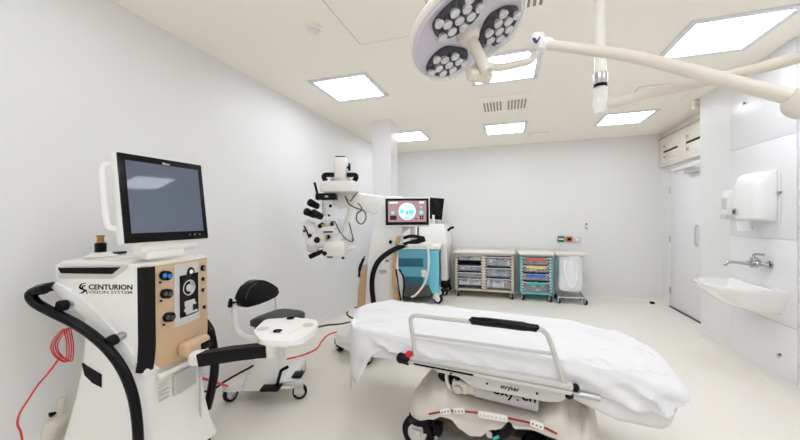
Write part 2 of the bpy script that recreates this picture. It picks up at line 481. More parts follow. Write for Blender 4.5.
t = thing('paper_towel_dispenser', 'large rounded white paper towel dispenser above the basin', 'dispenser', (XW, 3.61, 1.34))
def dsec(z, dx, hw):
    return [(x, y, z) for x, y in rpoly([(0, -hw), (-dx, -hw + .02), (-dx - .012, 0), (-dx, hw - .02), (0, hw)], .05, 5)]
MB().rings([dsec(0, .10, .165), dsec(.02, .13, .178), dsec(.12, .14, .182), dsec(.3, .13, .182), dsec(.375, .11, .178), dsec(.4, .08, .17)]).build('cover', 'white2', t)
MB().bb(-.01, 0, -.186, .186, -.03, .36, .004).build('back_plate', 'panel', t)
MB().cyl((-.142, .09, .075), (-.155, .09, .075), .034, n=24).build('lock_badge', 'grey', t); MB().cyl((-.154, .09, .075), (-.158, .09, .075), .022, n=20).build('sight_window', 'dgrey', t)
tw = thing('paper_towel', 'white paper towel poking out under the big dispenser', 'paper towel', (XW, 3.7, 1.34))
MB().grid(lambda u, v: ((-.11 + .035 * math.sin(v * 9) + .01 * u, -.11 + .2 * v, .01 - .085 * u - .02 * math.sin(v * 3)), (1, 0, 0)), 6, 14, .003).build('towel_sheet', 'sheet', tw)
t = thing('soap_dispenser', 'small white soap dispenser behind the towel dispenser', 'dispenser', (XW, 3.95, 1.35))
MB().bb(-.1, 0, -.055, .055, .04, .27, .02).build('body', 'white2', t); MB().bb(-.115, -.005, -.05, .05, -.0, .045, .012).build('push_bar', 'grey', t)
MB().bb(-.104, -.1, -.035, .035, .09, .2, .002).build('label_plate', 'grey', t)

# ================================================================== TROLLEYS ALONG THE FAR WALL
def caster(root, x, y, r, zt, ang=0, w=.028, hub='grey', fork='steel', name='caster'):
    M = Matrix.Translation((x, y, 0)) @ Matrix.Rotation(R(ang), 4, 'Z')
    c = MB().cyl((0, 0, zt), (0, 0, zt - .02), r * .45, n=14, M=M).bb(-r * .45, r * .8, -w * .95, -w * .7, r * .9, zt - .015, .003, M).bb(-r * .45, r * .8, w * .7, w * .95, r * .9, zt - .015, .003, M).bb(-r * .45, r * .8, -w * .95, w * .95, zt - .022, zt - .012, 0, M)
    c = c.build(name, fork, root)
    MB().lathe([(r * .6, -w * .62), (r * .92, -w * .6), (r, -w * .3), (r, w * .3), (r * .92, w * .6), (r * .6, w * .62), (r * .58, 0)], (r * .35, 0, r), (0, 1, 0), 24, M).build('wheel', 'rubber', c)
    MB().lathe([(0, -w * .98), (r * .25, -w * .98), (r * .62, -w * .64), (r * .62, w * .64), (r * .25, w * .98), (0, w * .98)], (r * .35, 0, r), (0, 1, 0), 20, M).build('hub', hub, c)
    return c


def packs(x0, x1, y0, y1, z0, z1, cols, label, grp):
    b = MB(); n_ = 8
    for k in range(n_):
        b.mi = random.randrange(len(cols)); xc = x0 + (x1 - x0) * (k + .5) / n_; hh = (z1 - z0) * random.uniform(.6, .92)
        Mx = Matrix.Translation((xc, (y0 + y1) / 2 + random.uniform(-.01, .01), z0 + hh / 2)) @ Matrix.Rotation(random.uniform(-.05, .05), 4, 'Y')
        b.box((0, 0, 0), ((x1 - x0) / n_ * .86, (y1 - y0) * .88, hh), .006, Mx, 1)
    for k in range(9):
        b.mi = random.randrange(len(cols)); b.box((random.uniform(x0 + .05, x1 - .05), y0 + .007, random.uniform(z0 + .02, z1 - .02)), (random.uniform(.03, .08), .012, random.uniform(.015, .04)), .003)
    tag(b.build('sealed_packs', [mat_cols[c] for c in cols]), label, 'supplies', grp, 'stuff')


mat_cols = dict(w=mat('pack white', s(238, 238, 240), .5), l=mat('pack lilac', s(176, 172, 200), .5), g=mat('pack grey', s(128, 134, 146), .5), t=mat('pack teal', s(70, 150, 165), .5), b=mat('pack blue', s(80, 130, 205), .5), p=mat('pack pink', s(206, 150, 160), .5), d=mat('pack dark', s(60, 60, 72), .5))


def trolley(label, x0, x1, cols_n, mt, trays, yf=5.86, yb=6.33):
    cx = (x0 + x1) / 2; W = (x1 - x0) / 2
    t = thing('tray_trolley', label, 'trolley', (cx, yf, 0), 0, 'tray trolleys along the far wall')
    D = yb - yf
    f = MB()
    f.bb(-W + .02, -W + .05, 0, D, .12, .76, .004).bb(W - .05, W - .02, 0, D, .12, .76, .004).bb(-W + .02, W - .02, 0, D, .115, .145, .004)
    f.bb(-W + .02, W - .02, D - .02, D, .12, .76)
    f.bb(-W + .02, W - .02, 0, D, .735, .762, .003)
    if cols_n == 2: f.bb(-.022, .022, 0, D, .12, .76, .004)
    f.build('frame', mt, t)
    MB().box((0, D / 2 - .01, .785), (2 * W + .01, D + .05, .05), .02, None, 3).build('lid', 'cream', t)
    cw = (2 * W - .1) / cols_n
    for c in range(cols_n):
        a = -W + .05 + c * (cw + (.0 if cols_n == 1 else .0)); e = a + cw
        if cols_n == 2: a, e = (-W + .05, -.022) if c == 0 else (.022, W - .05)
        for q in (a + .008, e - .008):
            r_ = MB(); r_.mi = 1; r_.bb(q - .011, q + .011, .004, D - .03, .15, .735); r_.mi = 0
            for k in range(12): r_.bb(q - .011, q + .011, -.004, D - .03, .165 + k * .048, .189 + k * .048)
            r_.build('tray_runner', ['ivory', 'dgrey'], t)
        MB().bb(a + .001, e - .001, D - .06, D - .05, .15, .735).build('back_panel', 'dgrey', t)
        for (z1, z0, lab, colr, lbl) in trays[c]:
            b = MB(); a2, e2 = a + .02, e - .02
            b.bb(a2, e2, .004, .010, z0, z1 - .012, .002).bb(a2, e2, .3, .306, z0, z1 - .012).bb(a2, a2 + .006, .004, .306, z0, z1 - .012).bb(e2 - .006, e2, .004, .306, z0, z1 - .012).bb(a2, e2, .004, .306, z0, z0 + .006)
            tr = b.build('tray', 'glasslike', t)
            MB().bb(a2 - .012, e2 + .012, -.004, .012, z1 - .016, z1, .004).build('tray_rim', 'grey', tr)
            if lbl: MB().bb(a2 + .05, e2 - .05, -.012, -.003, z1 - .045, z1 - .005, .002).build('label_strip', lbl, tr)
            packs(cx + a2 + .008, cx + e2 - .008, yf + .016, yf + .29, z0 + .01, z1 - .02, colr, lab, 'packs in the trolley trays')
    for sx in (-W + .06, W - .06):
        for sy, an in ((.05, -70), (D - .06, 80)): caster(t, sx, sy, .052, .118, an, .028, 'grey', 'steel')
    return t


trolley('wide cream double column tray trolley against the far wall', -.9, .12, 2, 'birch', [
    [(.735, .64, 'packs in the top left tray of the cream trolley', 'wwlg', None), (.55, .46, 'packs in second left tray of the cream trolley', 'wbtl', None), (.43, .34, 'packs in third left tray of the cream trolley', 'ttgp', None), (.325, .205, 'packs in bottom left tray of the cream trolley', 'wwwl', None)],
    [(.715, .56, 'packs in the top right tray of the cream trolley', 'lwgp', None), (.525, .375, 'packs in middle right tray of the cream trolley', 'wtlg', None), (.345, .18, 'packs in bottom right tray of the cream trolley', 'wplg', None)]])
trolley('narrow turquoise framed tray trolley with coloured labels', .175, .715, 1, 'teal', [
    [(.72, .6, 'packs in the red labelled tray of turquoise trolley', 'gltp', 'rlabel'), (.585, .48, 'packs in the yellow labelled tray of turquoise trolley', 'lwlg', 'yellow'), (.45, .345, 'packs in the blue labelled tray of turquoise trolley', 'ggpl', 'blabel'), (.315, .15, 'packs in the green labelled tray of turquoise trolley', 'ggld', 'glabel')]])
# waste sack holder
t = thing('sack_holder', 'white waste sack stand on chrome casters, right of turquoise trolley', 'bin', (.965, 6.02, 0))
MB().box((0, 0, .79), (.46, .42, .045), .02, None, 3).build('lid', 'cream', t)
MB().tube([(-.19, .17, .77), (-.19, .17, .13), (-.19, -.17, .1)], .012, sm=1).tube([(.19, .17, .77), (.19, .17, .13), (.19, -.17, .1)], .012, sm=1).tube([(-.19, -.16, .755), (.19, -.16, .755), (.19, .17, .755), (-.19, .17, .755)], .01, sm=1, closed=True).tube([(-.19, .17, .11), (.19, .17, .11)], .012, sm=1).tube([(-.19, -.17, .1), (.19, -.17, .1)], .01, sm=1).bb(-.19, .19, -.17, .17, .095, .105).build('stand', 'steel', t)
def bagring(z, k, ph):
    return [((.185 * k + .012 * math.sin(5 * a + ph)) * math.copysign(abs(math.cos(a)) ** .7, math.cos(a)), (.165 * k + .012 * math.sin(4 * a + ph * 2)) * math.copysign(abs(math.sin(a)) ** .7, math.sin(a)), z) for a in [2 * math.pi * i / 32 for i in range(32)]]
sk = MB().rings([bagring(.765, 1.04, 0), bagring(.72, 1.03, .2), bagring(.6, .96, .9), bagring(.5, .93, 1.3), bagring(.4, .96, 2), bagring(.27, .97, 2.6), bagring(.2, .86, 3), bagring(.17, .5, 3.2), bagring(.165, .1, 3.3)])
sk.tube([(-.09, -.17, .7), (-.1, -.185, .5), (-.03, -.19, .28), (.02, -.19, .27), (.09, -.185, .45), (.06, -.17, .7)], .02, n=8)
o = sk.build('waste_sack', 'bag', None, (.965, 6.02, 0)); tag(o, 'white plastic waste sack hanging in its stand', 'sack')
for sx in (-.19, .19):
    for sy, an in ((-.17, -60), (.15, 100)): caster(t, sx, sy, .04, .1, an, .022, 'blue', 'steel')

# ================================================================== BLUE CART AND WHITE DEVICE BEHIND IT
B = frame(-1.43, 5.5, 8)
t = thing('medical_cart', 'teal blue medical console on casters, behind the microscope stand', 'medical device', B.translation, 8)
MB().rings([[(x, y, z) for x, y in rrect(-.36, .33, -.26 + e, .26 - e, .06)] for z, e in ((.3, 0), (.5, 0), (.84, .0), (.88, .015))]).build('body', 'blue', t)
MB().rings([[(x, y, z) for x, y in rrect(.16, .345, -.275, .275, .05)] for z in (.17, .86)]).build('corner_panel', 'blue2', t)
MB().rings([[(x, y, z) for x, y in rrect(-.38, .36, -.28 + e, .28 - e, .06)] for z, e in ((.88, 0), (.925, 0), (.94, .02))]).build('top', 'white', t)
MB().rings([[(x, y, z) for x, y in rrect(-.4 + e, .22 - e, -.31 + e, .3 - e, .05)] for z, e in ((.12, 0), (.2, 0), (.3, .03))]).build('base', 'dgrey', t)
for z in (.66, .36):
    v = MB().bb(-.32, .09, -.27, -.258, z - .07, z + .07, .004)
    for k in range(5): v.bb(-.3, .07, -.275, -.268, z - .06 + k * .026, z - .05 + k * .026)
    v.build('vent_grille', 'bluevent', t)
MB().box((.35, 0, .55), (.012, .44, .56), .005).build('side_strip', 'dgrey', t); MB().box((.357, -.12, .74), (.012, .05, .05), .01).build('stop_button', 'red', t)
MB().bb(.06, .14, -.268, -.26, .42, .54).build('notice', 'white', t)
for sx, sy in ((-.33, -.24), (.3, -.25), (-.33, .22), (.3, .22)): caster(t, sx, sy, .08, .17, -20, .045, 'white', 'white')
MB().tube([(.1, -.29, .94), (.17, -.32, .9), (.18, -.32, .6), (.12, -.33, .35), (-.02, -.36, .16), (-.1, -.37, .12)], .018).build('white_hose', 'white', t)
MB().bb(-.38, .05, -.33, -.30, .94, .965, .008).tube([(-.37, -.31, .955), (-.1, -.33, .975), (.1, -.31, .955)], .02).build('tray_edge', 'black', t)
W2 = frame(-1.36, 6.1, 0)
t = thing('medical_cabinet', 'tall white medical console against far wall, behind teal one', 'medical device', W2.translation, 0)
MB().rings([[(x, y, z) for x, y in rrect(-.46 + e, .34 - e, -.24 + e, .24 - e, .05)] for z, e in ((.27, 0), (.9, 0))]).build('body', 'plastic', t)
MB().rings([[(x, y, z) for x, y in rrect(-.48, .36 - e, -.28 + e * .5, .26, .05)] for z, e in ((.9, .0), (1.02, 0), (1.2, .04), (1.28, .09))]).build('head', 'plastic', t)
MB().rings([[(x, y, z) for x, y in rrect(-.44, .32, -.26, .24, .04)] for z in (.13, .27)]).build('plinth', 'rubber', t)
MB().tube([(.35, -.2, 1.16), (.4, -.22, 1.2), (.46, -.24, 1.22)], .022).build('lever', 'black', t)
for k in range(4): MB().cyl((-.36 + k * .15, -.2, 1.27), (-.36 + k * .15, -.2, 1.44), .025 if k != 2 else .012, n=12).build('accessory_post', ('plastic', 'grey', 'black', 'plastic')[k], t)
for sx in (-.4, .28):
    for sy in (-.2, .2): caster(t, sx, sy, .055, .13, -30, .03, 'grey', 'dgrey')
MO = frame(-1.25, 5.98, 12)
m = MB(); MM = Matrix.Translation((.10, -.02, 1.56)) @ Matrix.Rotation(R(6), 4, 'Y') @ Matrix.Rotation(R(-6), 4, 'X')
m.box((0, 0, 0), (.27, .04, .4), .01, MM).build('monitor_panel', 'black', t)
MB().box((0, .03, 0), (.3, .03, .42), .01, MM).build('monitor_shell', 'plastic', t)
MB().tube([(.10, .02, 1.38), (.08, .06, 1.25)], .03, sm=1).build('monitor_neck', 'grey', t)

# ================================================================== OPERATING MICROSCOPE
SO = (-1.23545, 3.1739, 0); S = frame(SO[0], SO[1], 18)
t = thing('operating_microscope', 'tall white floor stand operating microscope with tan trim and a screen', 'microscope', SO, 18)
L = lambda px, py, y=-.1: on(S, px, py, 1, y)
def pxpoly(pts, y): return [(q.x, q.z) for q in (L(a, b, y) for a, b in pts)]
# base with four casters
MB().prism(rpoly([(-.42, .16), (-.5, .05), (-.2, -.3), (-.08, -.34), (.0, -.2), (.4, .08), (.46, .24), (.3, .3), (.2, .58), (.05, .6), (-.05, .4)], .05), .09, .2, None, .02).build('base', 'plastic', t)
for sx, sy, an in ((-.43, .05, 120), (-.14, -.28, 60), (.4, .2, 60), (.12, .54, 60)): caster(t, sx, sy, .07, .14, an, .05, 'grey', 'rubber')
# column: swept body
MB().prism(pxpoly([(364, 310), (366, 285), (368, 262), (371, 240), (376, 218), (381, 203), (386, 196), (403, 196), (404, 215), (402, 235), (397, 258), (395, 280), (397, 310)], -.08), .08, -.26, XZ, .02, 3).build('column', 'plastic', t)
MB().prism(pxpoly([(357, 308), (358, 290), (360, 276), (363, 266), (367, 267), (366, 285), (365, 310)], -.1), .1, -.05, XZ, .008).build('tan_trim', 'wood', t)
MB().prism(pxpoly([(394, 306), (392, 285), (392, 265), (394, 250), (397, 236), (401, 236), (398, 250), (395.5, 265), (396, 285), (400, 306)], -.12), .12, -.1, XZ, .006).build('tan_trim', 'wood', t)
MB().prism(pxpoly([(395.5, 267), (398, 290), (401, 306), (403, 306), (404, 285), (403, 275), (399, 270)], -.09), .09, -.05, XZ, .006).build('side_cover', 'white', t)
MB().tube([L(396, 269, -.12), L(399, 290, -.12), L(402, 306, -.12)], .008).tube([L(399, 269, -.1), L(403, 276, -.1), L(404, 285, -.1), L(403, 300, -.1)], .009).build('edge_cable', 'black', t)
MB().tube([L(359, 277, -.12), L(360, 268, -.12), L(363, 260, -.12), L(365, 256, -.12)], [.012, .018, .014, .006]).build('foot_lever', 'black', t)
MB().cyl(L(390.5, 242, -.1), L(390.5, 242, -.06), .018, n=14).build('button', 'black', t)
p = L(383, 272, -.082)
lb = MB().box(p, (.11, .004, .055))
for dz in (.018, .004, -.01): lb.mi = 1; lb.box(p + Vector((0, -.003, dz)), (.075, .003, .006))
MB().box(L(378, 261, -.082), (.02, .006, .012)).build('notice_label', 'inkg', t); MB().box(L(387, 261, -.082), (.03, .006, .02)).build('notice_label', 'inkg', t)
lb.build('notice_labels', ['plastic', 'inkg'], t)
# dark guard hose and side tray
MB().tube([L(374, 306, -.2), L(372, 288, -.2), L(373, 274, -.2), L(378, 262, -.2), L(388, 253, -.2), L(402, 246, -.2), L(418, 241, -.2), L(425, 239, -.2)], .026, n=14).build('guard_rail', 'black', t)
MB().prism(rpoly([(.18, -.22), (.52, -.24), (.5, .02), (.2, .05)], .04), 1.115, 1.135, None, .006).build('side_tray', 'plastic', t)
MB().tube([L(404, 238, -.2), L(412, 236, -.24), L(424, 238, -.24)], .016).build('tray_edge', 'black', t)
# monitor
mon = MB().box((.27, -.16, 1.443), (.44, .035, .285), .012).build('display', 'plastic', t)
MB().box((.27, -.179, 1.446), (.42, .012, .258), .004).build('display_bezel', 'black', mon)
ui = MB(); C0 = Vector((.27, -.1865, 1.45))
ui.box(C0, (.37, .003, .205)); ui.mi = 1; ui.lathe([(0, 0), (.083, 0), (.083, .002), (0, .002)], C0 + Vector((0, -.001, 0)), (0, -1, 0), 32)
ui.box(C0 + Vector((-.13, -.002, .085)), (.08, .002, .016)); ui.box(C0 + Vector((.14, -.002, .085)), (.045, .002, .016))
ui.mi = 2
for a in range(10): ui.lathe([(0, 0), (.006, 0), (.006, .001), (0, .001)], C0 + Vector((.066 * math.cos(a * .628), -.0035, .066 * math.sin(a * .628))), (0, -1, 0), 8)
for dx, dz, r_ in ((-.14, -.012, .017), (.135, -.012, .02), (.135, .04, .01), (-.05, .0, .02), (.04, -.01, .024)): ui.lathe([(0, 0), (r_, 0), (r_, .0012), (0, .0012)], C0 + Vector((dx, -.003, dz)), (0, -1, 0), 14)
ui.mi = 3; ui.box(C0 + Vector((-.135, -.002, -.062)), (.065, .002, .042))
for a in (0, 1):
    for b_ in (0, 1): ui.box(C0 + Vector((.128 + a * .02, -.002, -.072 + b_ * .02)), (.016, .002, .016))
ui.box(C0 + Vector((.085, -.002, -.075)), (.012, .002, .022)); ui.mi = 4; ui.box(C0 + Vector((0, -.0042, -.012)), (.022, .001, .03), .004); ui.box(C0 + Vector((0, -.003, -.066)), (.05, .002, .01))
ui.build('display_image', ['ui0', 'ui1', 'ui2', 'ui3', 'ui4'], mon)
MB().tube([(.3, -.1, 1.4), (.29, -.06, 1.32), (.2, 0, 1.25)], .03).build('display_bracket', 'grey', t)
MB().bb(.3, .35, -.12, -.06, 1.1, 1.3, .008).build('mount_post', 'grey', t); MB().bb(.37, .385, -.12, -.09, 1.13, 1.3, .003).build('mount_strut', 'black', t)
# cantilever arm to the head
MB().prism(pxpoly([(352, 192), (386, 196), (386, 214), (356, 212), (350, 206)], -.06), .06, -.12, XZ, .02, 3).build('cantilever_arm', 'plastic', t)
MB().prism(pxpoly([(333, 190), (352, 192), (357, 198), (352, 207), (338, 209), (332, 205), (331, 197)], -.06), .05, -.1, XZ, .02, 3).build('arm_joint', 'plastic', t)
MB().tube([L(353, 204, -.1), L(349, 222, -.1), L(343, 238, -.1)], .045, n=14).build('suspension_arm', 'plastic', t)
# top box with handles
hb = MB().bb(*[L(324, 190, -.1).x, L(358, 190, -.1).x], -.28, .02, L(330, 193, -.1).z, L(330, 183, -.1).z, .012); hb.build('head_box', 'plastic', t)
MB().bb(L(336, 170).x, L(347.5, 170).x, -.2, -.08, L(340, 183).z, L(340, 158.5).z, .014).build('drive_housing', 'plastic', t)
MB().bb(L(337, 170).x, L(346.5, 170).x, -.19, -.09, L(340, 158.8).z, L(340, 157.6).z, .003).build('housing_cap', 'black', t)
MB().cyl(L(347, 167.5, -.14), L(350, 167.5, -.14), .012).bb(L(349, 167).x, L(351, 167).x, -.165, -.115, L(350, 171.5).z, L(350, 164).z, .008).build('clamp_knob', 'black', t)
MB().lathe([(0, 0), (.1, 0), (.1, .03), (.06, .04), (0, .04)], (L(341.5, 181).x, -.14, L(341, 182.5).z)).build('turntable', 'steel', t)
for a in ((323, 334), (357, 347)):
    MB().tube([L(a[0] + (3 if a[0] < 340 else -3), 181, -.18), L(a[0] + (1 if a[0] < 340 else -1), 178, -.18), L(a[0] + (2 if a[0] < 340 else -2), 175, -.18), L(a[1], 175, -.18)], .024, n=12).build('hand_grip', 'black', t)
MB().bb(L(318, 190).x, L(338, 190).x, -.22, -.1, L(330, 200.5).z, L(330, 194).z, .01).build('control_unit', 'black', t)
MB().tube([L(314.5, 182.5, -.2), L(317, 192, -.2), L(319, 200, -.2)], .012).build('grip_stick', 'black', t)
MB().box(L(326.5, 196.5, -.222), (.03, .006, .018)).build('unit_badge', 'grey', t)
# optics head
oh = MB()
oh.cyl(L(327, 201, -.14), L(327, 216, -.14), .052, .045, n=20, bev=.006).cyl(L(322, 224, -.14), L(337, 222, -.14), .035, n=16, bev=.004)
oh.ell(L(310.5, 231, -.16), (.08, .085, .10)).ell(L(313, 241, -.17), (.075, .08, .09)).cyl(L(303.5, 228, -.2), L(309, 226, -.16), .03, n=16, bev=.005).ell(L(306, 222, -.16), (.045, .05, .04))
oh.box(L(318, 240, -.14), (.2, .17, .15), .045, None, 4)
oh.box(L(333, 240, -.1), (.2, .2, .13), .03, None, 3)
oh.bb(L(326, 250).x, L(347, 250).x, -.24, .02, L(330, 256).z, L(330, 240).z, .02)
oh.cyl(L(334, 254, -.12), L(334, 258, -.12), .07, .06, n=20, bev=.005)
oh.build('optics_head', 'plastic', t)
MB().box(L(313, 247, -.19), (.11, .1, .1), .03, Matrix.Identity(4), 3).build('observer_tube', 'grey', t)
MB().box(L(341, 226, -.12), (.06, .05, .14), .006).build('clear_cover', 'glasslike', t)
for (a, b_, r_, y) in ((314, 204.5, .036, -.2), (310.5, 213.5, .036, -.24), (317.5, 215, .038, -.24)):
    q = L(a, b_, y); dv = Vector((-.045, -.07, .03)); MB().cyl(q - dv * .6, q + dv * .7, r_ * .85, r_, n=16, bev=.006).build('eyepiece', 'rubber', t)
for (a, b_, r_) in ((330.5, 206, .016), (329, 215.5, .012), (317, 240, .03), (328, 237, .022), (320, 226, .022), (332, 224, .02), (324.5, 253.5, .022), (304, 231, .012), (310, 235.5, .018), (343, 258, .014), (322, 224.5, .02), (353, 240, .01)):
    MB().cyl(L(a, b_, -.20), L(a, b_, -.255), r_, n=14, bev=.004).build('focus_knob', 'black', t)
MB().box(L(328, 232, -.23), (.09, .02, .016), .005).box(L(330, 257, -.23), (.06, .02, .014), .004).build('black_band', 'black', t)
for (a, b_) in ((320, 206), (322.5, 225), (320.5, 240), (326.5, 237), (345, 253), (349, 200)):
    MB().cyl(L(a, b_, -.25), L(a, b_, -.262), .008, n=10).build('yellow_mark', 'yellow', t)
MB().tube([L(309.5, 257, -.2), L(316, 254, -.2), L(323, 251, -.2)], [.024, .024, .02], n=12).build('lower_handle', 'black', t)
MB().bb(L(333, 252).x, L(345, 252).x, -.26, -.22, L(330, 250).z, L(330, 245).z, .01).build('lower_bracket', 'white', t)
MB().tube([L(304, 226, -.25), L(307, 232, -.26), L(309, 238, -.25)], .008, n=6).build('dark_seam', 'black', t)
MB().tube([L(335, 229, -.22), L(343, 227, -.2)], .012, n=8).build('side_pin', 'steel', t)
MB().cyl(L(348, 249, -.16), L(354, 246, -.16), .022, n=14, bev=.004).build('handle_stub', 'plastic', t)
cb = MB()
cb.tube([L(331, 222, -.2), L(335, 222, -.22), L(339, 230, -.22), L(346, 239, -.2), L(353, 241, -.18), L(351, 230, -.16), L(349, 222, -.14)], .006, n=6)
cb.tube([L(345, 196, -.12), L(349, 204, -.2), L(356, 208, -.22), L(364, 211, -.22), L(366, 218, -.22), L(362, 224, -.22), L(357, 221, -.22), L(357, 214, -.22), L(362, 209, -.22), L(358, 203, -.14)], .007, n=6)
cb.tube([L(358, 192, -.1), L(354, 196, -.18), L(350, 201, -.18), L(345, 197, -.15)], .006, n=6)
cb.build('loose_cables', 'dgrey', t)
MB().tube([L(351, 238, -.15), L(354, 245, -.15), L(357, 251, -.15), L(359, 255, -.15)], [.014, .012, .006, .003]).build('handpiece', 'white', t)

# ================================================================== SURGICAL LAMP
ND = Vector((.40, -.14, -.906)).normalized()          # way the lamp shines
LC = Vector((-.17, 1.525, 2.225))
ax = ND.cross(Vector((0, 1, 0))).normalized(); ay = ND.cross(ax)
LM = basis(LC, ax, ay, ND)
t = thing('surgical_lamp', 'round white surgical lamp head with three LED clusters, on jointed arm', 'surgical lamp', (1.02, 1.99, 0))
TI = Matrix.Translation((-1.02, -1.99, 0)); LM = TI @ LM
MB().lathe([(0, -.05), (.1, -.055), (.2, -.045), (.27, -.02), (.284, .0), (.28, .012), (.268, .016), (.262, .008), (.255, .0), (.1, -.006), (0, -.006)], n=64, M=LM).build('lamp_head', 'white', t)
MB().lathe([(.0, .001), (.255, .001), (.262, .012), (.25, .02), (.24, .012), (.0, .006)], n=64, M=LM).build('face_ring', 'lilac', t)
a0 = None
def wpx(px, py, off):  # point on the lamp face
    return on(WORLD @ Matrix.Translation((1.02, 1.99, 0)) @ LM, px, py, 2, off)
for (px, py, k) in ((457, 16, 0), (497, 27, 1), (447, 61, 2)):
    c = wpx(px, py, .01); ang = math.atan2(c.y, c.x)
    PM = LM @ Matrix.Translation((c.x, c.y, 0)) @ Matrix.Rotation(ang, 4, 'Z')
    pod = MB().prism(rpoly([(-.085, -.075), (-.085, .075), (-.02, .115), (.07, .1), (.095, 0), (.07, -.1), (-.02, -.115)], .045, 5), .002, .02, PM, .006).build('led_pod', 'black', t)
    MB().prism(rpoly([(-.095, -.085), (-.095, .085), (-.02, .125), (.075, .11), (.105, 0), (.075, -.11), (-.02, -.125)], .05, 5), .005, .045, PM, .014, 3).build('clear_dome', 'clear', pod)
    for (u, v) in ((0, 0), (.052, .0), (-.052, .0), (.026, .046), (.026, -.046), (-.026, .046), (-.026, -.046), (.06, .07), (.06, -.07), (-.02, .09), (-.02, -.09)):
        MB().lathe([(0, .018), (.012, .018), (.021, .036), (.021, .04), (.015, .042), (0, .04)], (u, v, 0), n=12, M=PM).build('led_lens', 'lens', pod)
# hub and handle
hbM = LM
MB().lathe([(0, .0), (.055, .004), (.055, .02), (.04, .05), (.027, .06), (.026, .2), (.03, .215), (.028, .235), (0, .24)], n=26, M=LM).build('centre_handle', 'ivory', t)
W0 = TI @ (LC + ND * .21)
TR_ = Matrix.Identity(4)
J0 = TI @ (CAM @ Vector(((537 - 400) / FPX * 1.62, (220 - 44) / FPX * 1.62, -1.62)))
def cp(px, py, d): return TI @ (CAM @ Vector(((px - 400) / FPX * d, (220 - py) / FPX * d, -d)))
MB().tube([cp(470, 75, 1.5), cp(484, 66.5, 1.52), cp(500, 67.5, 1.56), cp(518, 64, 1.6), cp(529, 61, 1.62), cp(534.5, 55, 1.62), cp(537, 45, 1.62)], [.03, .018, .018, .018, .018, .018, .018, .019], n=14).build('yoke', 'ivory', t)
MB().cyl(cp(469, 75, 1.46), cp(489, 77, 1.5), .026, .03, n=18, bev=.006).build('yoke_knuckle', 'ivory', t)
MB().cyl(cp(537.5, 35, 1.62), cp(536.5, 51, 1.62), .036, n=20, bev=.006).build('wrist_joint', 'white', t)
MB().cyl(cp(541, 43, 1.62), cp(553, 44.5, 1.6), .03, n=18, bev=.004).build('arm_collar', 'white', t)
q0 = cp(536, 40.5, 1.575)
fw = (CAM.translation - Vector((0, 0, 0)));
vx, vy = (CAM.to_3x3() @ Vector((1, 0, 0))), (CAM.to_3x3() @ Vector((0, 1, 0)))
vz = CAM.to_3x3() @ Vector((0, 0, 1))
MB().prism([(-.018, .008), (-.006, .004), (0, -.006), (.012, .012), (.018, .01), (.004, -.014), (-.008, -.012)], 0, .012, basis(q0, vx, vy, vz)).build('arm_logo', 'navy', t)
E0, E1 = cp(815, 101, 1.24), cp(815, 50, 1.24)
MB().tube([cp(548, 44.5, 1.6), cp(590, 50, 1.55), cp(630, 56, 1.5), cp(670, 65.5, 1.44), cp(720, 79, 1.36), cp(770, 92, 1.29), cp(790, 97, 1.26)], [.024, .025, .026, .027, .028, .028, .028], n=18).build('spring_arm', 'ivory', t)
MB().cyl(E0 - Vector((0, 0, .06)), E0 + Vector((0, 0, .06)), .055, n=24, bev=.02).ell(cp(803, 103, 1.25), (.06, .055, .06)).build('elbow_knuckle', 'ivory', t)
MB().cyl(E0, E1 + Vector((0, 0, .04)), .036, n=20, bev=.006).build('elbow_post', 'ivory', t)
PJ = cp(600.5, 104, 1.7)
MB().tube([PJ, cp(618, 102, 1.66), cp(640, 95.5, 1.62), cp(680, 87, 1.52), cp(740, 73, 1.38), cp(800, 57, 1.27), E1], .023, n=16).build('horizontal_arm', 'ivory', t)
MB().ell(PJ, (.036, .036, .045)).cyl(PJ, cp(609, 106, 1.69), .022, n=14).cyl(PJ - Vector((0, 0, .05)), PJ + Vector((0, 0, .09)), .03, n=20, bev=.01).build('pole_joint', 'white', t)
MB().cyl((PJ.x, PJ.y, PJ.z + .11), (PJ.x, PJ.y, H), .0275, n=20).build('ceiling_pole', 'white', t)
MB().cyl((PJ.x, PJ.y, PJ.z + .1), (PJ.x, PJ.y, PJ.z + .155), .033, n=20, bev=.003).build('pole_collar', 'steel', t)
MB().cyl((PJ.x, PJ.y, PJ.z + .085), (PJ.x, PJ.y, PJ.z + .102), .031, n=20).build('pole_seal', 'black', t)
MB().lathe([(0, 0), (.16, 0), (.16, -.02), (.06, -.06), (0, -.06)], (PJ.x, PJ.y, H)).build('ceiling_plate', 'white', t)

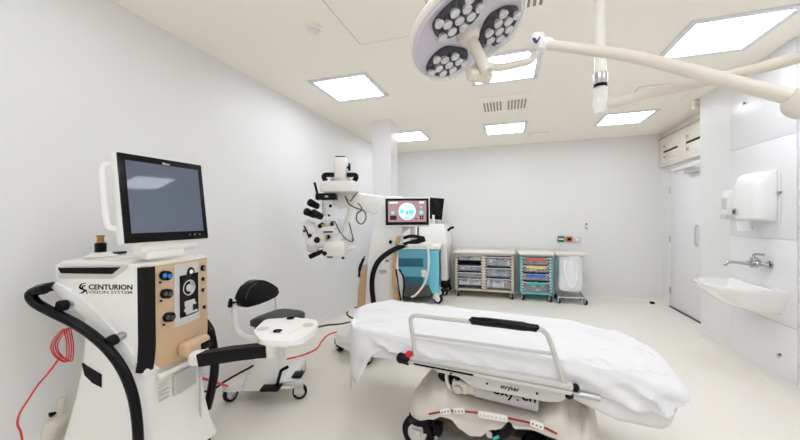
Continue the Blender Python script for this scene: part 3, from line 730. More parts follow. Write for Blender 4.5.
# ================================================================== STRETCHER
TO = (-.15, 2.25, 0); T = frame(TO[0], TO[1], -7)
t = thing('hospital_stretcher', 'grey wheeled hospital stretcher with a raised side rail', 'stretcher', TO, -7)
ZT = [(-.41, .24), (-.39, .29), (-.35, .325), (-.3, .34), (-.265, .37), (-.235, .42), (-.16, .425), (-.09, .36), (0, .335), (.2, .33), (.33, .34), (.39, .41), (.44, .455), (.52, .45), (.58, .38), (.62, .31), (.64, .22)]
ZB = [(-.41, .19), (-.36, .19), (-.3, .20), (-.22, .225), (-.16, .255), (-.11, .255), (-.05, .21), (.0, .19), (.05, .2), (.12, .255), (.2, .285), (.32, .305), (.42, .29), (.5, .24), (.56, .2), (.64, .2)]
rr = []
NX = 54
for i in range(NX + 1):
    x = -.41 + 1.05 * i / NX; zt, zb = lerp(ZT, x), lerp(ZB, x)
    e = min(1, min(x + .41, .64 - x) / .12); wv = .30 + .07 * (1 - (1 - e) ** 2) ** .5 if e < 1 else .37
    wv = .26 + .16 * math.sqrt(max(0, 1 - (1 - e) ** 2))
    zt = max(zt, zb + .012); prof = []
    hz = zt - zb
    cs = [(1.0, 0), (1.0, .12), (.985, .35), (.95, .55), (.86, .74), (.74, .88), (.6, .97), (.35, 1.0)]
    if hz > .2: cs = [(1, 0), (1, .1), (.985, .25), (.94, .38), (.82, .5), (.66, .62), (.5, .8), (.42, .94), (.3, 1.0)]; 
    else: cs = [(1, 0), (1, .1), (.99, .25), (.97, .4), (.92, .58), (.82, .76), (.66, .9), (.5, .97), (.3, 1.0)]
    prof = [(x, -wv * a, zb + hz * b_) for a, b_ in cs] + [(x, wv * a, zb + hz * b_) for a, b_ in reversed(cs)]
    rr.append(prof)
MB().rings(rr).build('base_hood', 'hood', t, smooth=60)
MB().bb(-.36, .58, -.34, .34, .12, .2, .02).bb(-.3, .5, -.28, .28, .19, .31, .02).build('chassis', 'brown', t)
for sx, sy, an in ((-.305, -.37, 180), (-.28, .32, 160), (.52, -.34, 250), (.52, .32, 160)):
    M = Matrix.Translation((sx, sy, 0))
    c = MB().cyl((0, 0, .175), (0, 0, .2), .07, n=20, M=M).build('caster', 'rubber', t)
    M = M @ Matrix.Rotation(R(an), 4, 'Z')
    MB().lathe([(.074, -.022), (.094, -.02), (.1, -.01), (.1, .01), (.094, .02), (.074, .022)], (.02, 0, .1), (0, 1, 0), 32, M).build('wheel', 'rubber', c)
    hubm = MB().lathe([(0, -.026), (.02, -.026), (.076, -.02), (.076, .02), (.02, .026), (0, .026)], (.02, 0, .1), (0, 1, 0), 24, M).bb(-.012, .05, -.036, -.026, .06, .13, .004, M).bb(-.012, .05, .026, .036, .06, .13, .004, M).build('hub', 'grey', c)
    MB().tube([(.107 * math.cos(k) + .02, 0, .1 + .107 * math.sin(k)) for k in [R(v) for v in range(60, 165, 15)]], .009, n=8, M=M).build('fender', 'rubber', c)
for sx in (-.2, .47):
    MB().cyl((sx, -.0, .43), (sx, 0, .5), .05, n=20).build('jack_column', 'steel', t)
    if sx < 0: MB().lathe([(.075, .36), (.085, .40), (.075, .42), (.085, .435), (.07, .445), (.082, .46), (.066, .47), (.078, .485), (.06, .5), (0, .5)], (sx + .04, -.22, 0), n=24).build('bellows', 'rubber', t)
MB().bb(-.95, .9, -.3, .3, .5, .535, .012).bb(-.34, .5, -.36, -.3, .485, .515, .008).build('deck_frame', 'grey', t)
# near rail assembly
ry = -.385
MB().tube([(-.335, ry, .555), (-.345, ry, .66), (-.362, ry, .76), (-.352, ry, .79), (-.31, ry, .803), (-.15, ry, .803), (.1, ry, .808), (.32, ry, .812), (.375, ry, .80), (.4, ry, .76), (.435, ry, .65), (.465, ry, .56)], .0125, n=12).tube([(-.345, ry, .685), (.0, ry, .69), (.425, ry, .695)], .009, sm=1, n=10).build('side_rail', 'grey', t)
MB().tube([(-.0, ry, .809), (.02, ry, .812), (.17, ry, .815), (.325, ry, .813), (.345, ry, .81)], [.014, .022, .024, .024, .02, .014], n=14).build('rail_grip', 'black', t)
MB().bb(-.365, .505, ry - .025, ry + .03, .535, .562, .01).bb(-.37, .5, ry - .03, ry + .03, .513, .534, .008).build('lower_rail', 'grey', t)
MB().bb(-.33, .02, ry - .033, ry - .028, .52, .529).build('rail_slot', 'black', t)
MB().tube([(-.42, ry - .01, .535), (-.37, ry - .01, .53)], [.03, .03], sm=1, n=14).ell((-.425, ry - .01, .535), (.025, .032, .032)).build('bumper', 'black', t)
MB().box((-.368, ry - .005, .568), (.04, .05, .028), .008).build('release_catch', 'red', t)
pn = MB().prism(rpoly([(-.21, .515), (-.2, .495), (-.05, .49), (.0, .447), (.4, .452), (.46, .472), (.49, .515)], .03), -ry - .02, -ry + .012, XZ, .006).build('side_panel', 'grey', t)
MB().text('stryker', .032, basis((.16, ry - .0125, .474), (1, 0, 0), (0, 0, 1), (0, -1, 0)), .095, .0008).build('lettering', 'ink', pn)
for x, z in ((-.11, .502), (.09, .485), (.34, .485)): MB().cyl((x, ry - .012, z), (x, ry - .016, z), .006, n=8).build('rivet', 'black', pn)
MB().ell((.485, ry, .5), (.022, .02, .018)).build('end_cap', 'black', t)
MB().ell((.515, ry + .01, .54), (.018, .022, .02)).build('rail_cap', 'black', t)
MB().tube([(.46, ry + .03, .505), (.62, ry + .02, .505)], .014, sm=1).build('push_bar', 'steel', t)
# hood stripe and label plates, laid on the near face
def hoodpt(px, py, out=0): 
    return on(T, px, py, 1, -.4175 - out)
st = MB()
pts = [hoodpt(a, b_) for a, b_ in ((429, 414), (445, 411.5), (458, 411), (470, 412), (490, 414.5), (510, 418.5), (530, 423), (545, 428), (557, 434))]
st.tube(pts, .006, n=6, sy=1).build('red_stripe', 'redline', t)
for pa, pb, hh in (((441, 412), (450, 410.5), .03), ((454, 410.5), (464, 411), .03), ((479, 414), (507, 419), .036), ((531, 422.5), (543, 427), .034)):
    A, Bq = hoodpt(*pa, .004), hoodpt(*pb, .004); dx = (Bq - A).normalized(); up = Vector((0, -1, 0)).cross(dx) * -1
    if up.z < 0: up = -up
    Lw = (Bq - A).length
    MP = basis((A + Bq) / 2, dx, up, (0, -1, 0)); pl = MB().prism(rrect(-Lw / 2 - .004, Lw / 2 + .004, -hh / 2, hh / 2, .01), -.004, .004, MP, .001).build('label_plate', 'white', t)
    ik = MB(); k = int(Lw / .022) + 1
    for q in range(k): ik.prism(rrect(-Lw / 2 + .004 + q * Lw / k, -Lw / 2 + .004 + q * Lw / k + .009, -.005, .003, .001), .0035, .0052, MP)
    ik.build('pictogram', 'grey' if hh > .035 else 'inkg', pl)
# pedals
for (a, b_) in ((426, 428), (437, 430)):
    q = on(T, a, b_, 1, -.385); MB().bb(q.x - .022, q.x + .022, -.395, -.3, q.z - .04, q.z + .03, .01).build('pedal', 'rubber', t)
    MB().cyl((q.x, -.396, q.z - .035), (q.x, -.4, q.z - .035), .009, n=10).build('pedal_pin', 'steel', t)
q = on(T, 511, 427, 1, -.43); q2 = on(T, 500, 437, 1, -.41)
MB().tube([q, q2, q2 + Vector((-.04, .06, -.02))], .026, n=12).build('lever_pedal', 'black', t)
MB().tube([q2 + Vector((-.03, -.03, 0)), q2 + Vector((.0, -.03, .02))], .008, sm=1, n=6).build('lever_mark', 'glabel', t)
q = on(T, 496, 433, 1, -.36); MB().cyl(q + Vector((-.03, 0, 0)), q + Vector((-.03, -.03, 0)), .018, n=14).build('chassis_bolt', 'steel', t)
q = on(T, 535, 440, 1, -.36); MB().ell(q + Vector((0, .02, -.03)), (.07, .05, .05)).build('pedal', 'black', t)

# mattress + sheets: rings outwards from the middle of the outline
def zt_bed(x): return .655 - .10 * max(0, (x - .45) / .55) ** 1.6
def outline(n=96, x0=-1.02, x1=.985, hw=.375):
    base = rpoly([(x0 + .24, -hw), (x1, -hw + .06), (x1, hw - .08), (x1 - .14, hw), (x0 + .1, hw), (x0 - .02, .16), (x0 + .08, -.1)], .13, 10)
    L_ = [0]
    for i in range(len(base)): L_.append(L_[-1] + math.dist(base[i], base[(i + 1) % len(base)]))
    o = []
    for k in range(n):
        d_ = L_[-1] * k / n
        for i in range(len(base)):
            if L_[i + 1] >= d_:
                f = (d_ - L_[i]) / max(1e-9, L_[i + 1] - L_[i]); a, b_ = base[i], base[(i + 1) % len(base)]
                o.append((a[0] + (b_[0] - a[0]) * f, a[1] + (b_[1] - a[1]) * f)); break
    return o
from mathutils import noise
def rid(x, y, z=0):
    return 1 - abs(noise.noise((x, y, z))) * 2
def drape(hem, lift=0, fold=.012, grow=0, nn=260, wr=.006):
    O = outline(nn, -1.02 - grow, .985 + grow, .375 + grow); rr = []
    def P(i, k, z, out=0):
        x, y = O[i]; a, b_ = O[(i + 1) % nn], O[i - 1]; tx, ty = a[0] - b_[0], a[1] - b_[1]; l = math.hypot(tx, ty) or 1
        return (x * k + (ty / l) * out, y * k - (tx / l) * out, z)
    def wz(x, y):      # wrinkles of the top, stronger towards the ends
        g = .35 + min(1, max(0, abs(x) - .35) / .4)
        u_, v_ = x * .8 + y * .6, -x * .6 + y * .8
        return wr * g * ((rid(u_ * 2.2, v_ * 8.5, 1) - .6) + .7 * (rid(u_ * 9 + 3, v_ * 3.0, 4) - .6))
    for k in (.02, .2, .35, .5, .6, .68, .75, .81, .86, .9, .94, .97):
        rr.append([P(i, k, zt_bed(O[i][0] * k) + lift + wz(O[i][0] * k, O[i][1] * k) * (1 if k < .95 else .5)) for i in range(nn)])
    rr.append([P(i, .993, zt_bed(O[i][0]) + lift - .006) for i in range(nn)])
    rr.append([P(i, 1.0, zt_bed(O[i][0]) + lift - .022, .0) for i in range(nn)])
    per = 0; Ls = []
    for i in range(nn): Ls.append(per); per += math.dist(O[i], O[(i + 1) % nn])
    for f in (.08, .16, .25, .34, .43, .52, .61, .7, .8, .9, 1.0):
        row = []
        for i in range(nn):
            x, y = O[i]; top = zt_bed(x) + lift - .022; hz = hem(x, y); q = Ls[i]; e = min(1, abs(i - 0) / 8, (nn - i) / 8)
            g = .3 + .9 * min(1, max(0, abs(x) - .4) / .3)
            dz = (top - hz) * f
            w_ = (rid(q * 4.2 - dz * 8, dz * 2.5 + 7, 2) ** 2 - .35) * .9 + .55 * (rid(q * 9 + dz * 6, dz * 5, 9) ** 2 - .35)
            w_ *= 1 - .8 * math.exp(-((x + .80) / .15) ** 2)
            tuck = -.07 * f * max(0, (x - .8) / .18) if x > .8 else 0
            px_, py_, pz_ = P(i, 1.0, top - dz, fold * g * min(1, f * 2.5) * w_ * e + .01 * f)
            row.append((px_ + tuck, py_, pz_))
        rr.append(row)
    return rr
def hem1(x, y):
    z = .555
    if y < 0 and x > .35: z = .56 - .085 * min(1, (x - .35) / .4)
    if x > .6 and y > -.25: z = .475 + .05 * (y + .25)
    if x < -.8: z = .41
    z -= .25 * math.exp(-(((x + .755) / .10) ** 2 + ((y + .36) / .12) ** 2))
    return z
def hem2(x, y):
    z = .50
    if y < 0 and x > .35: z = .52 - .12 * min(1, (x - .35) / .35)
    if x > .6 and y > -.25: z = .41
    return z
mt_ = MB(); O = outline(120, -1.0, .955, .355)
mt_.rings([[(x * k, y * k, z0 if z0 else zt_bed(x * k) - dz) for x, y in O] for k, z0, dz in ((.02, .54, 0), (.97, .54, 0), (1, .55, 0), (1, None, .045), (.97, None, .02), (.02, None, .02))])
mt_.build('mattress', 'cover', t)
o = MB().rings(drape(hem2, -.006, .006, .0, wr=.001), cap=False).build('fitted_sheet', 'cover', None, TO, 50, -7)
tag(o, 'white under sheet showing below the draped sheet on the stretcher', 'sheet')
sm_ = o.modifiers.new('thickness', 'SOLIDIFY'); sm_.thickness = .003; sm_.offset = -1
o = MB().rings(drape(hem1, .008, .05, .016, wr=.026), cap=False).build('draped_sheet', 'sheet', None, TO, 50, -7)
tag(o, 'large white sheet draped loosely over the stretcher mattress', 'sheet')
sm_ = o.modifiers.new('thickness', 'SOLIDIFY'); sm_.thickness = .003; sm_.offset = -1

# oxygen bottle lying on the hood
t = thing('oxygen_bottle', 'gas bottle in white quilted sleeve lying under the stretcher', 'gas bottle', TO, -7)
A, Bq = Vector((.0, -.31, .40)), Vector((.345, -.305, .392)); 
MB().cyl(A, Bq, .042, .047, n=26, bev=.01).build('sleeve', 'sleeve', t)
MB().tube([A + Vector((-.03, 0, 0)), A + Vector((.01, 0, 0))], .036, sm=1, n=18).build('neck', 'ivory', t)
MB().box(A + Vector((-.075, -.0, .0)), (.1, .07, .075), .018, None, 3).build('valve_body', 'ivory', t)
MB().tube([A + Vector((-.13, -.02, -.03)), A + Vector((-.155, -.02, .02)), A + Vector((-.15, -.02, .09)), A + Vector((-.11, -.02, .11))], .011, n=10).build('guard_loop', 'ivory', t)
MB().cyl(A + Vector((-.085, -.035, -.005)), A + Vector((-.085, -.055, -.005)), .024, n=18, bev=.004).build('gauge', 'grey', t)
MB().tube([A + Vector((-.1, -.01, .04)), A + Vector((-.07, -.01, .075)), A + Vector((-.03, -.01, .08))], .018, n=10).build('regulator', 'black', t)
a_ = (Bq - A).normalized(); nrm = Vector((0, -.8, .6)); nrm = (nrm - a_ * nrm.dot(a_)).normalized(); up = nrm.cross(a_)
MB().text('oxygen', .07, basis(A + a_ * .11 + nrm * .0468 - up * .012, a_, up, nrm), .22, .0015).build('lettering', 'ink', t)

# ================================================================== SURGICAL CONSOLE (left foreground)
CO = (-1.93925, 1.28616, 0); Cm = frame(CO[0], CO[1], 19)
t = thing('surgical_console', 'large white surgical console with tan front panel and black bumper rails', 'medical device', CO, 19)
A, Bq = (.185, -.2), (.265, .2)
XLs = [(.62, .165), (.645, .15), (.68, .12), (.74, .075), (.82, .005), (.9, -.07), (.97, -.145), (1.02, -.205), (1.05, -.235), (1.09, -.243), (1.15, -.243)]
def headring(z, xl, g=0):
    return [(x, y, z) for x, y in rpoly([(xl - g, -.2 - g), (A[0] + g, A[1] - g), (Bq[0] + g, Bq[1] + g), (xl - g, .2 + g)], .035, 4)]
MB().rings([headring(z, xl, .006) for z, xl in XLs]).build('upper_body', 'plastic', t)
low = [(-.243, 1.06), (-.205, 1.02), (-.145, .97), (-.07, .9), (.005, .82), (.075, .74), (.115, .685), (.14, .655)]
for sy in (-1, 1):
    MB().prism(low + [(.158, .69), (.15, .72), (.115, .775), (.045, .858), (-.03, .94), (-.105, 1.01), (-.165, 1.06), (-.225, 1.085)], .2 if sy < 0 else -.217, .217 if sy < 0 else -.2, XZ, .007, 2).build('edge_moulding', 'plastic', t)
def skring(z, xl, xn, xf, w_):
    return [(x, y, z) for x, y in rpoly([(xl, -w_), (xn, -w_), (xf, w_), (xl, w_)], .04, 4)]
MB().rings([skring(*q) for q in ((.1, -.285, .235, .345, .187), (.2, -.262, .21, .305, .184), (.31, -.238, .195, .28, .182), (.5, -.183, .18, .255, .18), (.64, -.155, .172, .25, .178), (.72, -.148, .12, .2, .174), (.82, -.142, .0, .02, .172), (.96, -.14, -.08, -.08, .168))]).build('lower_body', 'plastic', t)
hole = [on(Cm, a, b_, 1, -.19) for a, b_ in ((80, 364), (100, 375.5), (100, 388.5), (91, 384), (83, 376))]
MB().prism([(q.x, q.z) for q in hole], .172, .1825, XZ).build('side_recess', 'black', t)
# top deck
MB().prism(rpoly([(-.25, -.205), (.19, -.205), (.275, .205), (-.25, .205)], .03), 1.15, 1.168, None, .006).build('deck', 'plastic', t)
MB().prism(rpoly([(-.215, -.215), (.12, -.21), (.1, .19), (-.215, .19)], .03), 1.166, 1.186, None, .008).build('deck_tray', 'white', t)
MB().prism([(-.215, 1.155), (.085, 1.155), (.045, 1.122), (-.2, 1.128)], .2, .2105, XZ).build('side_slot', 'black', t)
MB().prism(rpoly([(-.215, 1.16), (.12, 1.165), (.12, 1.15), (.07, 1.115), (.04, 1.098), (-.215, 1.104)], .008), .2, .2085, XZ).build('slot_surround', 'grey', t)
PO = (-.165, -.03, 1.19)
MB().lathe([(0, 0), (.072, 0), (.07, .006), (.05, .012), (.045, .022), (0, .024)], PO).build('turntable', 'white', t)
f = MB().lathe([(0, .024), (.025, .024), (.026, .07), (.02, .074), (0, .074)], PO, n=20).build('port_base', 'black', t)
MB().lathe([(0, .074), (.015, .074), (.015, .105), (.02, .107), (.02, .112), (.012, .114), (0, .114)], PO, n=18).build('brass_port', 'brass', f)
MB().bb(-.08, .13, -.13, .06, 1.186, 1.19, .001).build('paper_pad', 'sheet', t)
MB().box((-.19, .1, 1.195), (.05, .1, .014), .006).build('black_rest', 'black', t)
MB().box((.08, .12, 1.2), (.07, .05, .02), .008).build('black_rest', 'black', t)
# front: black strip + tan panel (curved)
u = Vector((Bq[0] - A[0], Bq[1] - A[1], 0)); WF = u.length; u.normalize(); nf = Vector((u.y, -u.x, 0))
FPm = basis((A[0], A[1], 0), u, (0, 0, 1), nf)
CF = Cm @ FPm
def bulge(a): q = a / WF; return .006 + .028 * (1 - (2 * q - 1) ** 2)
def fr(a0_, a1_, zt0, zb0, off):
    def fn(uu, v):
        a = a0_ + (a1_ - a0_) * uu; z = zb0(a) + (zt0(a) - zb0(a)) * v; tuck = -.05 * max(0, .3 - v) ** 2 * 4
        return ((a, z, bulge(a) + off + tuck), (0, 0, 1))
    return fn
MB().grid(fr(-.012, .04, lambda a: 1.15, lambda a: .635, .012), 4, 14, .035, FPm).build('black_strip', 'rubber', t)
MB().grid(fr(.038, WF + .004, lambda a: 1.15, lambda a: .625 - .03 * a / WF, .0), 14, 14, .035, FPm).build('front_panel', 'tan', t)
def FP(px, py, z=.03): return on(CF, px, py, 2, z)
def onfront(px, py, off=0):
    q = FP(px, py); q = on(CF, px, py, 2, bulge(max(0, min(WF, q.x))) + off); return Vector((q.x, q.y, bulge(max(0, min(WF, q.x)))))
for (a, b_), mt2 in (((165.5, 275.5), 'blueport'), ((166.4, 293.6), 'dgrey'), ((169, 317), 'dgrey')):
    q = onfront(a, b_); MQ = FPm @ Matrix.Translation(q) @ Matrix.Rotation(R(-14), 4, 'Z') 
    pt = MB().prism(rrect(-.036, .036, -.024, .024, .022, 6), -.004, .008, MQ, .004).build('port_socket', 'black', t)
    for dx in (-.014, .016): MB().lathe([(0, .007), (.012, .007), (.012, .012), (.007, .013), (0, .011)], (dx, -.002, 0), n=14, M=MQ).build('port', mt2, pt)
    MB().bb(-.03, -.018, -.042, -.032, -.003, .004, .002, MQ).build('port_mark', 'ink', t)
# silver bezel with dark window
def frpoly(pts, off):
    return [onfront(a, b_, off) for a, b_ in pts]
def curvedplate(px0, px1, py0, py1, off, thick, name, mt, par, inset=0):
    a0_ = FP(px0, (py0 + py1) / 2).x; a1_ = FP(px1, (py0 + py1) / 2).x
    z1 = FP((px0 + px1) / 2, py0).y; z0 = FP((px0 + px1) / 2, py1).y
    fn = lambda uu, v: ((a0_ + (a1_ - a0_) * uu, z0 + (z1 - z0) * v, bulge(a0_ + (a1_ - a0_) * uu) + off), (0, 0, 1))
    MB().grid(fn, 8, 6, thick, FPm).build(name, mt, par)
    return a0_, a1_, z0, z1
MB()
bz_ = thing  # keep names short
a0_, a1_, z0, z1 = [None] * 4
pl = None
aL, aR = FP(173.6, 295).x, FP(199.5, 295).x; zT, zB_ = FP(186, 263).y, FP(186, 323).y
fn = lambda uu, v: ((aL + (aR - aL) * uu, zB_ + (zT - zB_) * v, bulge(aL + (aR - aL) * uu) + .004), (0, 0, 1))
pl = MB().grid(fn, 8, 6, .01, FPm).build('cassette_bezel', 'grey', t)
bL, bR = FP(178.5, 295).x, FP(198, 295).x; wT, wB = FP(188, 274).y, FP(188, 315).y
fn2 = lambda uu, v: ((bL + (bR - bL) * uu, wB + (wT - wB) * v, bulge(bL + (bR - bL) * uu) + .007), (0, 0, 1))
MB().grid(fn2, 8, 6, .01, FPm).build('cassette_window', 'black', pl)
bm_ = (bL + bR) / 2; bb_ = bulge(bm_)
cs = MB()
cs.lathe([(0, .008), (.018, .008), (.022, .012), (.026, .008)], (bm_ + .006, wT + .012, bb_), n=20, M=FPm); cs.mi = 1
cs.lathe([(.036, .007), (.04, .011), (.044, .007)], (bm_ - .006, wT - .075, bb_), n=26, M=FPm)
cs.lathe([(0, .007), (.022, .007), (.02, .013), (0, .013)], (bm_ - .008, wT - .075, bb_), n=9, M=FPm)
cs.box((bm_ - .004, wT - .16, bb_ + .008), (.07, .03, .008), .006, FPm).box((bm_ - .01, wT - .19, bb_ + .008), (.05, .04, .008), .006, FPm).box((bm_ + .01, wT - .215, bb_ + .008), (.08, .014, .008), .004, FPm)
cs.lathe([(0, .007), (.01, .007), (.01, .012), (0, .012)], (bm_ - .035, wB + .035, bb_), n=12, M=FPm); cs.lathe([(0, .007), (.007, .007), (.007, .012), (0, .012)], (bm_ + .03, wB + .06, bb_), n=12, M=FPm)
cs.mi = 2; cs.lathe([(0, .0085), (.012, .0085), (.012, .012), (0, .012)], (bm_ + .006, wT + .012, bb_), n=14, M=FPm)
cs.build('cassette_works', ['black', 'grey', 'plastic'], pl)
for (a, b_), r_ in (((202.5, 268), .017), ((202.7, 279), .011), ((202.6, 290), .011), ((204, 307), .011)):
    q = onfront(a, b_); q.x = min(q.x, WF - .018)
    p1 = MB().lathe([(0, .0), (r_, .0), (r_, .01), (r_ * .6, .013), (0, .012)], (q.x, q.y, q.z), n=14, M=FPm).build('side_port', 'black', t); MB().lathe([(0, .011), (r_ * .5, .011), (r_ * .5, .016), (0, .016)], (q.x, q.y, q.z), n=10, M=FPm).build('port_pin', 'chrome', p1)
# tan latch pad + black slot
q = FP(196, 344, .06)
MB().box((q.x - .012, q.y - .002, .062), (.175, .08, .072), .024, FPm, 4).build('latch_pad', 'tan', t)
MB().box((q.x + .03, q.y - .014, .098), (.075, .042, .006), .002, FPm).build('latch_slot', 'black', t)
# lower front details
q0 = FP(158, 378, .02)
lp = MB().box((.195, .578, .006), (.25, .03, .03), .01, FPm, 3); lp.build('lower_ledge', 'plastic', t)
sp = MB().box((.235, .49, .008), (.145, .11, .02), .004, FPm); sp.build('speaker_mesh', 'grey', t)
sg = MB()
for k in range(12): sg.box((.235, .443 + k * .0086, .0185), (.138, .0028, .003), 0, FPm)
sg.build('speaker_slits', 'joint', t)
vs_ = MB()
for k in range(5): vs_.box((.10, .455 + k * .022, .01), (.06, .007, .012), .003, FPm); vs_.box((.36, .455 + k * .022, -.004), (.04, .007, .02), .003, FPm)
vs_.build('vent_slots', 'grey', t)
# black bumper rails: one loop each side, joined round the back end
def onside(pts, y): return [on(Cm, px_, py_, 1, y) for px_, py_ in pts]
near = onside(((44, 289.5), (36, 291), (31, 295), (36, 303), (52, 312), (76, 324), (96, 338), (113, 355), (125, 374), (133, 396), (137, 420), (138.5, 445), (138, 470)), -.262)
far = [(-.33, .24, 1.03), (-.2, .25, .96), (-.05, .255, .87), (.06, .255, .8), (.16, .255, .76), (.215, .255, .745), (.25, .255, .70)] + onside(((211, 335), (214, 352), (214.5, 370), (211, 392), (207, 408)), .25)
MB().tube([(-.25, -.15, 1.06), (-.3, -.21, 1.055)] + [tuple(q) for q in near], .0225, n=16).build('bumper_rail', 'black', t)
MB().tube([(-.25, .15, 1.06)] + [tuple(q) for q in far], .026, n=16).build('bumper_rail', 'black', t)
for (pa, pb) in (((75, 304), (59, 306)), ((124, 335), (109, 342))):
    a3, b3 = on(Cm, *pa, 1, -.2), on(Cm, *pb, 1, -.255); dv = b3 - a3
    MB().cyl(a3 - dv * .3, b3, .02, n=16).build('rail_post', 'chrome', t)
    MB().cyl(a3 + dv * .45, b3 + dv * .12, .026, n=16, bev=.008).build('rail_clamp', 'rubber', t)
MB().bb(-.345, -.2, -.05, .05, .985, 1.02, .01).build('rear_bracket', 'white', t)
MB().cyl((.275, .11, .1), (.275, .11, .66), .006, n=10).build('front_post', 'steel', t)
# writing on the side
sd = lambda px, py: on(Cm, px, py, 1, -.2065)
q, q2 = sd(88.5, 289.3), sd(132.3, 291.6)
tx = MB().text('CENTURION', .034, basis(q, (1, 0, -.02), (0, 0, 1), (0, -1, 0)), q2.x - q.x, .0008); tx.build('lettering', 'ink', t)
q, q2 = sd(88.5, 293.6), sd(132, 295)
MB().text('VISION SYSTEM', .021, basis(q, (1, 0, -.02), (0, 0, 1), (0, -1, 0)), q2.x - q.x, .0001).build('small_lettering', 'inkg', t)
e = sd(83.5, 288)
eb = MB().tube([e + Vector((.012, 0, .024)), e + Vector((-.01, 0, .018)), e + Vector((-.016, 0, .002)), e + Vector((.0, 0, -.008)), e + Vector((.012, 0, -.012))], [.002, .004, .005, .004, .002], n=6)
eb.tube([e + Vector((-.022, 0, -.03)), e + Vector((-.005, 0, -.022)), e + Vector((.01, 0, -.012)), e + Vector((.018, 0, -.03))], [.001, .004, .005, .002], n=6).tube([e + Vector((.01, 0, .012)), e + Vector((-.004, 0, .008)), e + Vector((-.004, 0, -.002))], .003, n=6)
eb.build('emblem', 'ink', t)
for sx, sy in ((-.2, -.14), (-.2, .14), (.2, -.14), (.24, .14)): caster(t, sx, sy, .05, .12, 30, .03, 'dgrey', 'rubber')
# monitor
pL, pR = Vector((.140, -.285, 0)), Vector((.305, .125, 0))
u2 = (pR - pL).normalized(); n2 = Vector((u2.y, -u2.x, 0)); til = R(7)
Yv = Vector((0, 0, 1)) * math.cos(til) - n2 * math.sin(til); Nv = n2 * math.cos(til) + Vector((0, 0, 1)) * math.sin(til)
mid = (pL + pR) / 2 + Vector((.0, 0, 1.488)); W_ = (pR - pL).length
MMn = basis(mid, u2, Yv, Nv)
mon = MB().box((0, 0, -.022), (W_, .445, .05), .014, MMn, 3).box((0, 0, -.055), (W_ * .84, .36, .05), .03, MMn, 3).build('monitor', 'plastic', t)
MB().box((0, 0, .004), (W_ - .012, .432, .012), .005, MMn).build('monitor_bezel', 'black', mon)
MB().box((0, .006, .0105), (W_ - .07, .352, .003), 0, MMn).build('monitor_screen', 'screen', mon)
MB().text('Alcon', .016, MMn @ Matrix.Translation((-.012, .186, .0102)), None, .0003).build('monitor_lettering', 'white', mon)
for k in range(3): MB().cyl((.10 + k * .03, -.19, .009), (.10 + k * .03, -.19, .012), .006, n=10, M=MMn).build('monitor_button', 'dgrey', mon)
MB().tube([(-W_ / 2 + .01, .165, -.045), (-W_ / 2 - .012, .165, -.06), (-W_ / 2 - .022, .13, -.066), (-W_ / 2 - .022, 0, -.066), (-W_ / 2 - .02, -.1, -.064), (-W_ / 2 - .012, -.135, -.058), (-W_ / 2 + .01, -.14, -.045)], .014, n=12, M=MMn).build('monitor_handle', 'plastic', mon)
hx = basis(mid, u2, (0, 0, 1), n2)
MB().cyl((-.13, -.245, -.03), (.17, -.235, -.03), .036, n=22, M=hx, bev=.006).box((.0, -.28, -.04), (.2, .05, .08), .015, hx).build('monitor_hinge', 'plastic', t)
MB().bb(-.03, .12, -.09, .1, 1.165, 1.2, .012).build('hinge_base', 'plastic', t)
# instrument tray on a black arm
def dl(px, py, d): return Cm.inverted() @ (CAM @ Vector(((px - 400) / FPX * d, (220 - py) / FPX * d, -d)))
MB().tube([dl(202, 358.5, 1.76), dl(220, 355.5, 1.74), dl(245, 352, 1.72), dl(268, 350, 1.72)], [.046, .046, .044, .042], n=4, sm=6, rot=math.pi / 4).build('tray_arm', 'rubber', t)
MB().box(dl(199, 357.5, 1.78), (.085, .08, .07), .02, None, 3).build('arm_mount', 'white', t)
MB().box(dl(271, 348, 1.73), (.045, .07, .085), .012, None, 3).cyl(dl(274, 348, 1.78), dl(274, 339, 1.78), .028, n=18).build('arm_end', 'white', t)
tp = rpoly([tuple(on(Cm, a, b_, 2, .782))[:2] for a, b_ in ((253, 331), (261, 340), (292, 341), (303, 338), (314, 330), (319, 321.5), (312, 318.5), (303, 318.5), (292, 316.5), (277, 319), (266, 318.5), (260, 324))], .03, 4)
ty = MB().prism(tp, .752, .782, None, .008).build('instrument_tray', 'plastic', t)
tq = lambda a, b_, z=.782: on(Cm, a, b_, 2, z)
MB().prism(rpoly([tuple(tq(a, b_))[:2] for a, b_ in ((268, 334), (290, 334.5), (304, 325), (296, 319.5), (281, 322), (272, 327))], .03, 4), .781, .787, None, .003).build('tray_inlay', 'white', ty)
MB().tube([tq(260, 339, .77), tq(262, 342, .765), tq(290, 343, .765), tq(293, 341, .77)], .008, sm=2, n=8).build('tray_lip', 'tan', ty)
for cx, cy in (tuple(tq(278, 332.5))[:2], tuple(tq(291, 319.5))[:2]):
    MB().tube([(cx + .022 * math.cos(k), cy + .016 * math.sin(k), .79) for k in [R(v) for v in range(40, 321, 40)]], .005, n=6).build('finger_catch', 'black', ty)
for cx, cy in (tuple(tq(263, 329))[:2], tuple(tq(308, 325))[:2]): MB().lathe([(0, .0), (.03, .0), (.033, .003), (0, .002)], (cx, cy, .7815), n=18).build('cup_recess', 'grey', ty)
MB().tube([tq(316, 325, .77), tq(315, 329, .755), tq(311, 331, .74)], .012, n=8).build('cord_clip', 'black', t)

